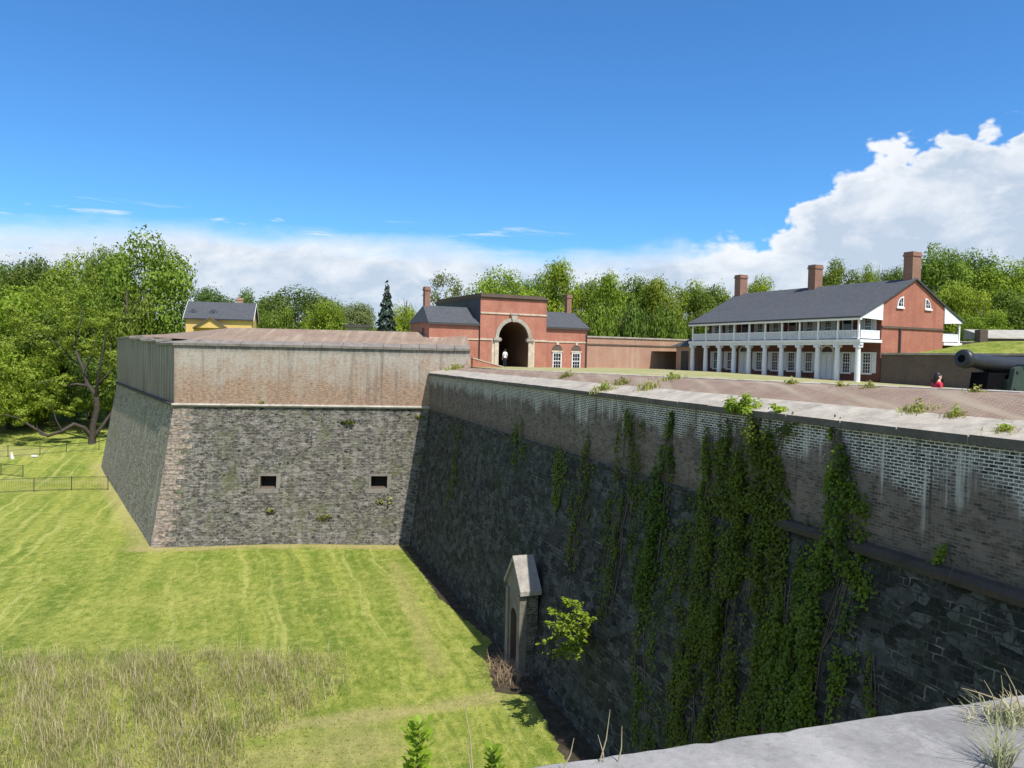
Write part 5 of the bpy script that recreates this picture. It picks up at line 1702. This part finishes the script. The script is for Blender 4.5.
# ------------------------------------------------------------------ weeds on the wall tops
def top_pt(px, py):
    n_ = Vector((-cin.x * .245, -cin.y * .245, 1)).normalized()
    q_ = Ppl(px, py, kpt(0, 0, Z_CUR), n_)
    return q_
WEEDS = [(603, 391, .42, 'yellow green weeds in a coping joint above the paired ivy strands'), (622, 384, .3, 'small weeds on the brick slope behind the first yellow clump'),
         (648, 389, .4, 'upright weeds on the brick parapet top left of the barracks'), (672, 380, .32, 'weed clump below the lean-to shed'),
         (566, 377, .3, 'weeds on the parapet top below the gatehouse windows'), (916, 411, .26, 'low green weeds between coping and brick near right end of wall'),
         (955, 416, .2, 'sparse straw weeds right of the low green clump'), (868, 390, .22, 'tiny tuft on the brick slope below the corner column'),
         (455, 369, .5, 'wide weed bank in the corner beside the bastion top'), (440, 370, .4, 'weeds tight against the bastion brick end'), (790, 385, .2, 'small tuft below the middle barracks columns'),
         (975, 394, .2, 'dry tuft on the inner edge under the cannon'), (1005, 432, .2, 'straw weeds on the coping at the right edge'), (840, 388, .18, 'tuft left of the corner column on the inner edge')]
for i, (x_, y_, r_s, lab) in enumerate(WEEDS):
    q_ = top_pt(x_, y_)
    t = thing('weed', q_, lab, 'weed', 'weeds on the curtain wall top')
    rng = np.random.default_rng(60 + i); nb_ = 130
    pts = np.stack([rng.normal(size=nb_) * r_s * .75, rng.normal(size=nb_) * r_s * .75, np.full(nb_, -.03)], 1)
    pts[:, 2] += (pts[:, :2] @ np.array([cin.x, cin.y])) * .2
    link('blades', MAKE_BLADES('blades', pts, rng.uniform(.3, 1.0, nb_) * r_s * 1.0, .007 + .0004 * q_.y, 'weed', 60 + i, .7), t)
    dd1 = rng.normal(size=(60, 3)) * .35 * r_s + np.array([0, 0, r_s * .45]); dd1[:, 2] = np.abs(dd1[:, 2]); dd1[:, 2] += (dd1[:, :2] @ np.array([cin.x, cin.y])) * .2
    link('leaves', mesh_quads('leaves', leaf_arrays(dd1, rng.normal(size=(60, 3)) + np.array([0, 0, 1]), .07 + .002 * q_.y, rng, .5), rng.random(60), [MT['ivy_top' if i % 3 == 0 else 'weed']]), t)
t = thing('dead_brush', BRUSH, 'brown dead brush heaped at the foot of the sally port doorway', 'brush')
rng = np.random.default_rng(42)
pts = np.stack([rng.normal(size=420) * .55, rng.normal(size=420) * .75, np.full(420, -.05)], 1)
link('stems', MAKE_BLADES('stems', pts, rng.uniform(.2, .95, 420), .014, 'brush', 42, 1.1), t)
# bare soil and leaf litter at the curtain foot, postern's shadow painted in
def soil_shadow_mat():
    t = NT('leaf_litter_and_shadow'); p_ = t.pos()
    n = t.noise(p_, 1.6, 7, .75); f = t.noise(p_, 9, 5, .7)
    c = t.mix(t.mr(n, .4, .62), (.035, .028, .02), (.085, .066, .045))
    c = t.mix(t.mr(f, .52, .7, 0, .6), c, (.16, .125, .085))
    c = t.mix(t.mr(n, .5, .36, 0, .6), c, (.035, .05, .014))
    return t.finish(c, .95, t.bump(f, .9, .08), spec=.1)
edge_px = [(403, 546), (412, 557), (423, 575), (440, 600), (456, 612), (474, 626), (493, 642), (487, 649), (489, 668), (494, 693), (512, 696), (530, 697), (540, 715), (552, 736), (563, 757), (577, 790), (600, 850)]  # outline follows the wall and postern shadow edges on the lawn
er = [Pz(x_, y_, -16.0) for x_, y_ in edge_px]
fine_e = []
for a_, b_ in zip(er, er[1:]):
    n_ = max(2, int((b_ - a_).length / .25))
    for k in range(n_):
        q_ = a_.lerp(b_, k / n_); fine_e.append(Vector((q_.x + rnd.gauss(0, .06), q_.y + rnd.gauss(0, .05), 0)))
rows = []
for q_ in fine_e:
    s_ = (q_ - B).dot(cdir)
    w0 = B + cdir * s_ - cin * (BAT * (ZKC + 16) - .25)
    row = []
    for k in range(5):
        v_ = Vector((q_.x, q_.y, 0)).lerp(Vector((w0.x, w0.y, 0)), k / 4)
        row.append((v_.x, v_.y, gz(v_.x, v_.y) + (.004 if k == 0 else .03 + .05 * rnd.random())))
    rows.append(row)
o = MB(); o.grid(rows); tag(o.build('soil_shadow_strip', soil_shadow_mat(), smooth=True), kind='structure')
# weeds on the bastion stone
for i, (x_, y_, r_s, lab) in enumerate([(346, 424, .7, 'green weed clump high on the bastion stone below the cordon'), (322, 521, .8, 'green weeds low on the bastion stone between the loops'), (383, 505, 1.0, 'weeds spreading below the right gun loop'), (270, 512, .5, 'small weeds below the left gun loop'), (262, 403, .3, 'tiny weeds on the bastion cordon'), (420, 418, .45, 'weeds at the top right corner of the bastion stone')]):
    q_ = Ppl(x_, y_, o_bat, n_bat)
    clump('wall_weed', q_ + n_bat * .02, lab, 'weed', 110, (r_s, .25, r_s * .6), .2, 'weed' if i != 0 else 'ivy', 90 + i, .5, 'weeds on the bastion face')


# ------------------------------------------------------------------ grass
def in_poly(x, y, poly):
    ins = np.zeros(len(x), bool); n = len(poly)
    for i in range(n):
        x0, y0 = poly[i]; x1, y1 = poly[(i + 1) % n]
        c = ((y0 > y) != (y1 > y)) & (x < (x1 - x0) * (y - y0) / (y1 - y0 + 1e-9) + x0)
        ins ^= c
    return ins


poly = [(p.x, p.y) for p in [Pz(-60, 662, -15.6), Pz(60, 656, -15.6), Pz(160, 657, -15.7), Pz(250, 652, -15.7), Pz(325, 656, -15.8), Pz(352, 672, -15.9), Pz(345, 700, -16), Pz(290, 728, -16), Pz(262, 752, -16), Pz(240, 800, -16), Pz(120, 900, -16), Pz(-120, 820, -16)]]
rng = np.random.default_rng(5)
n = 210000
px_ = rng.uniform(-36, -6, n); py_ = rng.uniform(22, 44, n)
jit = rng.normal(size=(n, 2)) * .45
ok = in_poly(px_ + jit[:, 0], py_ + jit[:, 1], poly)
px_, py_ = px_[ok], py_[ok]
cl = np.sin(px_ * 1.1 + 2) * np.sin(py_ * .9) + .6 * np.sin(px_ * 2.7 + py_ * 1.9)
keep = rng.random(len(px_)) < .55 + .22 * cl
px_, py_, cl = px_[keep], py_[keep], cl[keep]
pts = np.stack([px_, py_, ground_z(px_, py_) - .02], 1)
inner = np.zeros(len(px_))
for k in range(10):
    rr_ = 1.1 if k % 2 else 2.6
    inner += in_poly(px_ + rr_ * math.cos(k * .63), py_ + rr_ * math.sin(k * .63), poly)
inner /= 10
kp2 = rng.random(len(px_)) < .15 + .85 * inner
px_, py_, cl, inner = px_[kp2], py_[kp2], cl[kp2], inner[kp2]
pts = np.stack([px_, py_, ground_z(px_, py_) - .02], 1)
h_ = (.35 + .65 * inner) * np.clip(.25 + .09 * cl + rng.normal(size=len(px_)) * .1, .08, .7)
tag(link('tall_grass', MAKE_BLADES('tall_grass', pts, h_, .013, 'blades', 6)), 'unmown tall grass bank in the lower left foreground', 'grass', None, 'stuff')
# scattered dry stalks in it
sel = rng.choice(len(pts), 4200, replace=False)
tag(link('dry_stalks', MAKE_BLADES('dry_stalks', pts[sel], rng.uniform(.45, 1.0, len(sel)), .011, 'straw', 8, .5)), 'pale dry stalks standing in the tall grass bank', 'grass', None, 'stuff')
# short turf on the near lawn
n = 60000
px_ = rng.uniform(-38, 10, n); py_ = 28 + 40 * rng.random(n) ** 1.3
edge = (np.stack([px_, py_], 1) - np.array([B.x, B.y])) @ np.array([cin.x, cin.y])
okk = (edge < -2.1) & ~in_poly(px_, py_, [(q_.x, q_.y) for q_ in er] + [(KEND.x, KEND.y), (B.x, B.y)])
px_, py_ = px_[okk], py_[okk]
pts = np.stack([px_, py_, ground_z(px_, py_) - .01], 1)
tag(link('turf', MAKE_BLADES('turf', pts, rng.uniform(.03, .09, len(px_)), .02, 'turf_blades', 9, .6)), 'short mown turf of the ditch lawn', 'grass', None, 'stuff')


def tuft(px, py, n, hgt, mat, label, seed, wid=.006, bend=.7, spread=.05):
    q_ = Ppl(px, py, N0 + Wp * (E - 1.53), Vector((0, 0, 1)))
    rng = np.random.default_rng(seed)
    t = thing('grass_tuft', q_, label, 'grass tuft', 'grass tufts on the near coping')
    pts = np.stack([rng.normal(size=n) * spread, rng.normal(size=n) * spread, np.full(n, -.01)], 1)
    link('blades', MAKE_BLADES('blades', pts, rng.uniform(.35, 1.0, n) * hgt, wid, mat, seed, bend), t)
    return t
tuft(1000, 768, 60, .2, 'tuft', 'spiky pale green grass tuft at the bottom right corner on the coping', 70, .0032, .95, .022)
tuft(1004, 718, 90, .10, 'tuft', 'small green grass tuft near right edge of the coping', 71, .004, .8, .05)
tuft(1022, 716, 70, .12, 'straw', 'dry pinkish straw tuft cut by the right edge of the coping', 72, .004, .9, .05)
tuft(985, 717, 40, .05, 'straw', 'short dry straw wisps left of the small green tuft', 73, .003, 1.0, .06)


def stalks(px_list, base, label, seed):
    r_ = random.Random(seed); t = thing('grass_stalk', base, label, 'grass stalks')
    o = MB()
    for (x0, y0, x1, y1, Y_) in px_list:
        p0, p1 = P(x0, y0, Y_), P(x1, y1, Y_)
        o.tube([p0, p0.lerp(p1, .55) + Vector((.01, 0, .0)), p1], [.0035, .0025, .001], 5, cap=False)
    ob = o.build('stems', MT['straw'], t, fix=False)
    me = ob.data; a = me.attributes.new('tint', 'FLOAT', 'POINT'); a.data.foreach_set('value', [.5] * len(me.vertices))
stalks([(997, 712, 984, 680, 3.2), (1000, 712, 1001, 675, 3.2), (1010, 712, 1009, 684, 3.2), (1021, 710, 1004, 668, 3.2), (1000, 700, 962, 688, 3.4)], Pz(1000, 714, -1.55), 'thin dry grass stalks rising from the tuft near right edge of the coping', 1)
stalks([(596, 775, 610, 710, 2.9), (604, 775, 598, 735, 2.9), (615, 775, 622, 726, 2.9), (560, 775, 574, 738, 2.8), (470, 800, 466, 740, 2.8), (473, 780, 463, 700, 2.8)], P(540, 790, 2.8), 'thin bare stalks rising past the left end of near coping', 2)


def leafy_shoot(px, ptop, pbot, Y_, label, seed, n=26, wpx=16):
    r_ = random.Random(seed); rng = np.random.default_rng(seed)
    p0 = P(px, pbot, Y_); p1 = P(px + 2, ptop, Y_)
    t = thing('leafy_shoot', p0, label, 'shoot', 'leafy shoots below the near coping')
    o = MB(); o.tube([p0, p0.lerp(p1, .5) + Vector((.005, 0, 0)), p1], [.005, .004, .002], 6); o.build('stem', MT['twig'], t)
    q = []
    for k in range(n):
        f = (k + .5) / n; a = k * 2.4 + r_.uniform(-.3, .3)
        off_ = Vector((r_.gauss(0, .025), r_.gauss(0, .025), 0)) * (1 - .5 * f)
        base_ = p0.lerp(p1, f * .93) - p0 + off_
        L = wpx * Y_ / F * (.75 - .32 * f) * r_.uniform(.7, 1.15)
        tl = r_.uniform(.35, .8) + .3 * f
        dr = Vector((math.cos(a) * .75, math.sin(a) * .75, tl)).normalized()
        sd_ = Vector((-math.sin(a), math.cos(a), r_.uniform(-.25, .25))).normalized() * L * .24
        q.append([base_, base_ + dr * L * .55 + sd_ + Vector((0, 0, .004)), base_ + dr * L - Vector((0, 0, L * .12)), base_ + dr * L * .55 - sd_ + Vector((0, 0, .004))])
    link('leaves', mesh_quads('leaves', np.array([[tuple(v) for v in l] for l in q]), rng.random(n), [MT['shoot']]), t)
leafy_shoot(416, 722, 800, 3.0, 'bright yellow green leafy shoot at bottom middle, the taller one', 21, 120, 34)
leafy_shoot(492, 743, 810, 3.05, 'bright leafy shoot beside the near coping, the shorter one', 22, 95, 30)

# ------------------------------------------------------------------ light and sky
SUN_AZ, SUN_EL = 143.5, 58
sd = bpy.data.lights.new('sun', 'SUN'); sd.energy = 4.6; sd.angle = R(.53); sd.color = (1, .955, .88)
so = bpy.data.objects.new('sun', sd); COL.objects.link(so)
dv = Vector((math.sin(R(SUN_AZ)) * math.cos(R(SUN_EL)), math.cos(R(SUN_AZ)) * math.cos(R(SUN_EL)), math.sin(R(SUN_EL))))
so.rotation_euler = dv.to_track_quat('Z', 'Y').to_euler()
so.location = dv * 200

w = bpy.data.worlds.new('World'); sc.world = w; w.use_nodes = True
t = NT.__new__(NT); t.t = w.node_tree; t.t.nodes.clear()
out = t.n('ShaderNodeOutputWorld')
sky = t.n('ShaderNodeTexSky', sky_type='NISHITA'); sky.sun_disc = False
sky.sun_elevation = R(SUN_EL); sky.sun_rotation = R(SUN_AZ); sky.air_density = 1.0; sky.dust_density = .3; sky.ozone_density = 3.5; sky.altitude = 100
hs = t.n('ShaderNodeHueSaturation'); hs.inputs['Saturation'].default_value = 1.08; hs.inputs['Value'].default_value = 1.0; t.l(sky.outputs[0], hs.inputs['Color'])
tint = t.n('ShaderNodeMix', data_type='RGBA', blend_type='MULTIPLY'); tint.inputs[0].default_value = 1; t.l(hs.outputs[0], tint.inputs[6]); tint.inputs[7].default_value = (.50, .87, 1.16, 1)
bg1 = t.n('ShaderNodeBackground'); bg1.inputs['Strength'].default_value = .11; t.l(tint.outputs[2], bg1.inputs[0])
d = t.n('ShaderNodeTexCoord').outputs['Generated']
nrm = t.n('ShaderNodeVectorMath', operation='NORMALIZE'); t.l(d, nrm.inputs[0]); d = nrm.outputs[0]
sx = t._sep(d)
az = t.math('MULTIPLY', t.math('ARCTAN2', sx[0], sx[1]), 57.2958)
el = t.math('MULTIPLY', t.math('ARCSINE', sx[2]), 57.2958)
fc = t.n('ShaderNodeFloatCurve')
t.l(t.mr(az, -40, 40), fc.inputs['Value'])
cvm = fc.mapping.curves[0]
tops = [(-40, 7.2), (-33, 7.9), (-25, 8.6), (-16, 8.7), (-6, 8.5), (-2, 8.1), (2, 7.7), (6, 8.1), (12, 8.7), (15.5, 9.3), (18.5, 10.4), (20.8, 12.0), (22.2, 13.8), (24.5, 15.1), (28, 15.5), (31, 15.6), (35, 16.0), (40, 16.3)]
pts_ = [((a + 40) / 80, v / 20) for a, v in tops]
cvm.points[0].location = pts_[0]; cvm.points[1].location = pts_[-1]
for q_ in pts_[1:-1]: cvm.points.new(*q_)
for p_ in cvm.points: p_.handle_type = 'AUTO_CLAMPED'
fc.mapping.update()
topv = t.math('MULTIPLY', fc.outputs[0], 20)
cv = t.n('ShaderNodeCombineXYZ'); t.l(az, cv.inputs[0]); t.l(el, cv.inputs[1])
billow = t.noise(t.scalev(cv.outputs[0], .30, .42), 1.0, 8, .56, .25)
strat = t.noise(t.scalev(cv.outputs[0], .075, .5), 1.0, 7, .58, .5)
cum = t.mr(az, 9, 19, 0, 1, True)            # 0 layered bank, 1 cumulus
nz_ = t.math('ADD', t.math('MULTIPLY', t.math('SUBTRACT', billow, .5), t.mr(cum, 0, 1, 1.6, 4.2)), t.math('MULTIPLY', t.math('SUBTRACT', strat, .5), t.mr(cum, 0, 1, 2.6, .6)))
depth = t.math('ADD', t.math('SUBTRACT', topv, el), nz_)
vo = t.n('ShaderNodeTexVoronoi', feature='F1'); vo.inputs['Scale'].default_value = 1; vo.inputs['Detail'].default_value = 2; vo.inputs['Roughness'].default_value = .55; vo.inputs['Lacunarity'].default_value = 2.3
t.l(wobble(t, t.scalev(cv.outputs[0], .34, .5), 1.4, .5), vo.inputs['Vector'])
puff = t.math('SUBTRACT', .5, vo.outputs['Distance'])
depth = t.math('ADD', depth, t.math('MULTIPLY', puff, t.math('MULTIPLY', cum, 2.2)))
dens = t.mr(depth, t.mr(cum, 0, 1, -.5, -.05), t.mr(cum, 0, 1, 2.0, .75), 0, 1, True)
# thin wisps above the bank
wisp = t.noise(t.scalev(cv.outputs[0], .16, 1.3, 1, (3.1, .7, 0)), 1.0, 6, .6, .4)
wm = t.math('MULTIPLY', t.mr(wisp, .58, .72, 0, .8), t.math('MULTIPLY', t.mr(el, 7.8, 8.3), t.mr(el, 9.8, 9.2)))
wm = t.math('MULTIPLY', wm, t.mr(az, 6, -2))
gap = t.mr(strat, .42, .30, 0, .4)
gap = t.math('MULTIPLY', gap, t.mr(cum, .6, 0))
dens = t.math('MULTIPLY', dens, t.math('SUBTRACT', 1, gap))
dens = t.math('MAXIMUM', dens, wm)
# body of the cloud: white crests, blue grey underneath
shade_n = t.noise(t.scalev(cv.outputs[0], .20, .34, 1, (1.3, 2.1, 0)), 1.0, 7, .6, .3)
lowf = t.math('ADD', t.mr(t.math('SUBTRACT', topv, el), .6, 7.5, 0, .62), t.mr(cum, 0, .7, .42, 0))
sh = t.math('ADD', lowf, t.mr(shade_n, .34, .68, -.38, .62), clamp=True)
edge_ = t.mr(depth, 0, 1.8, .0, 1)
sh = t.math('ADD', sh, t.math('MULTIPLY', t.mr(puff, .15, -.2, 0, .3), cum), clamp=True)
sh = t.math('MULTIPLY', sh, edge_)
ccol = t.mix(sh, (.93, .94, .95), (.52, .605, .72))
bg2 = t.n('ShaderNodeBackground'); bg2.inputs['Strength'].default_value = .78; t.l(ccol, bg2.inputs[0])
# unseen broken cumulus beyond the bank, added as neutral fill for the shade
ov = t.noise(d, 2.6, 6, .55, .3)
away = t.mr(t.math('ABSOLUTE', az), 44, 62, 0, 1, True)
ovd = t.math('MULTIPLY', t.math('MULTIPLY', t.mr(ov, .47, .60, 0, .85, True), away), t.mr(el, 4, 14))
dens = t.math('MAXIMUM', t.math('MULTIPLY', dens, t.math('SUBTRACT', 1, t.math('MULTIPLY', away, .4))), ovd)
mx = t.n('ShaderNodeMixShader'); t.l(t.math('MULTIPLY', dens, .95), mx.inputs[0]); t.l(bg1.outputs[0], mx.inputs[1]); t.l(bg2.outputs[0], mx.inputs[2])
t.l(mx.outputs[0], out.inputs[0])

sc.view_settings.view_transform = 'Standard'
sc.view_settings.look = 'None'
sc.view_settings.exposure = .5
sc.view_settings.gamma = 1
sc.view_settings.use_curve_mapping = False
sc.render.engine = 'CYCLES'
sc.cycles.max_bounces = 4
sc.cycles.diffuse_bounces = 2
sc.cycles.glossy_bounces = 2
sc.cycles.transmission_bounces = 2
sc.cycles.use_denoising = True
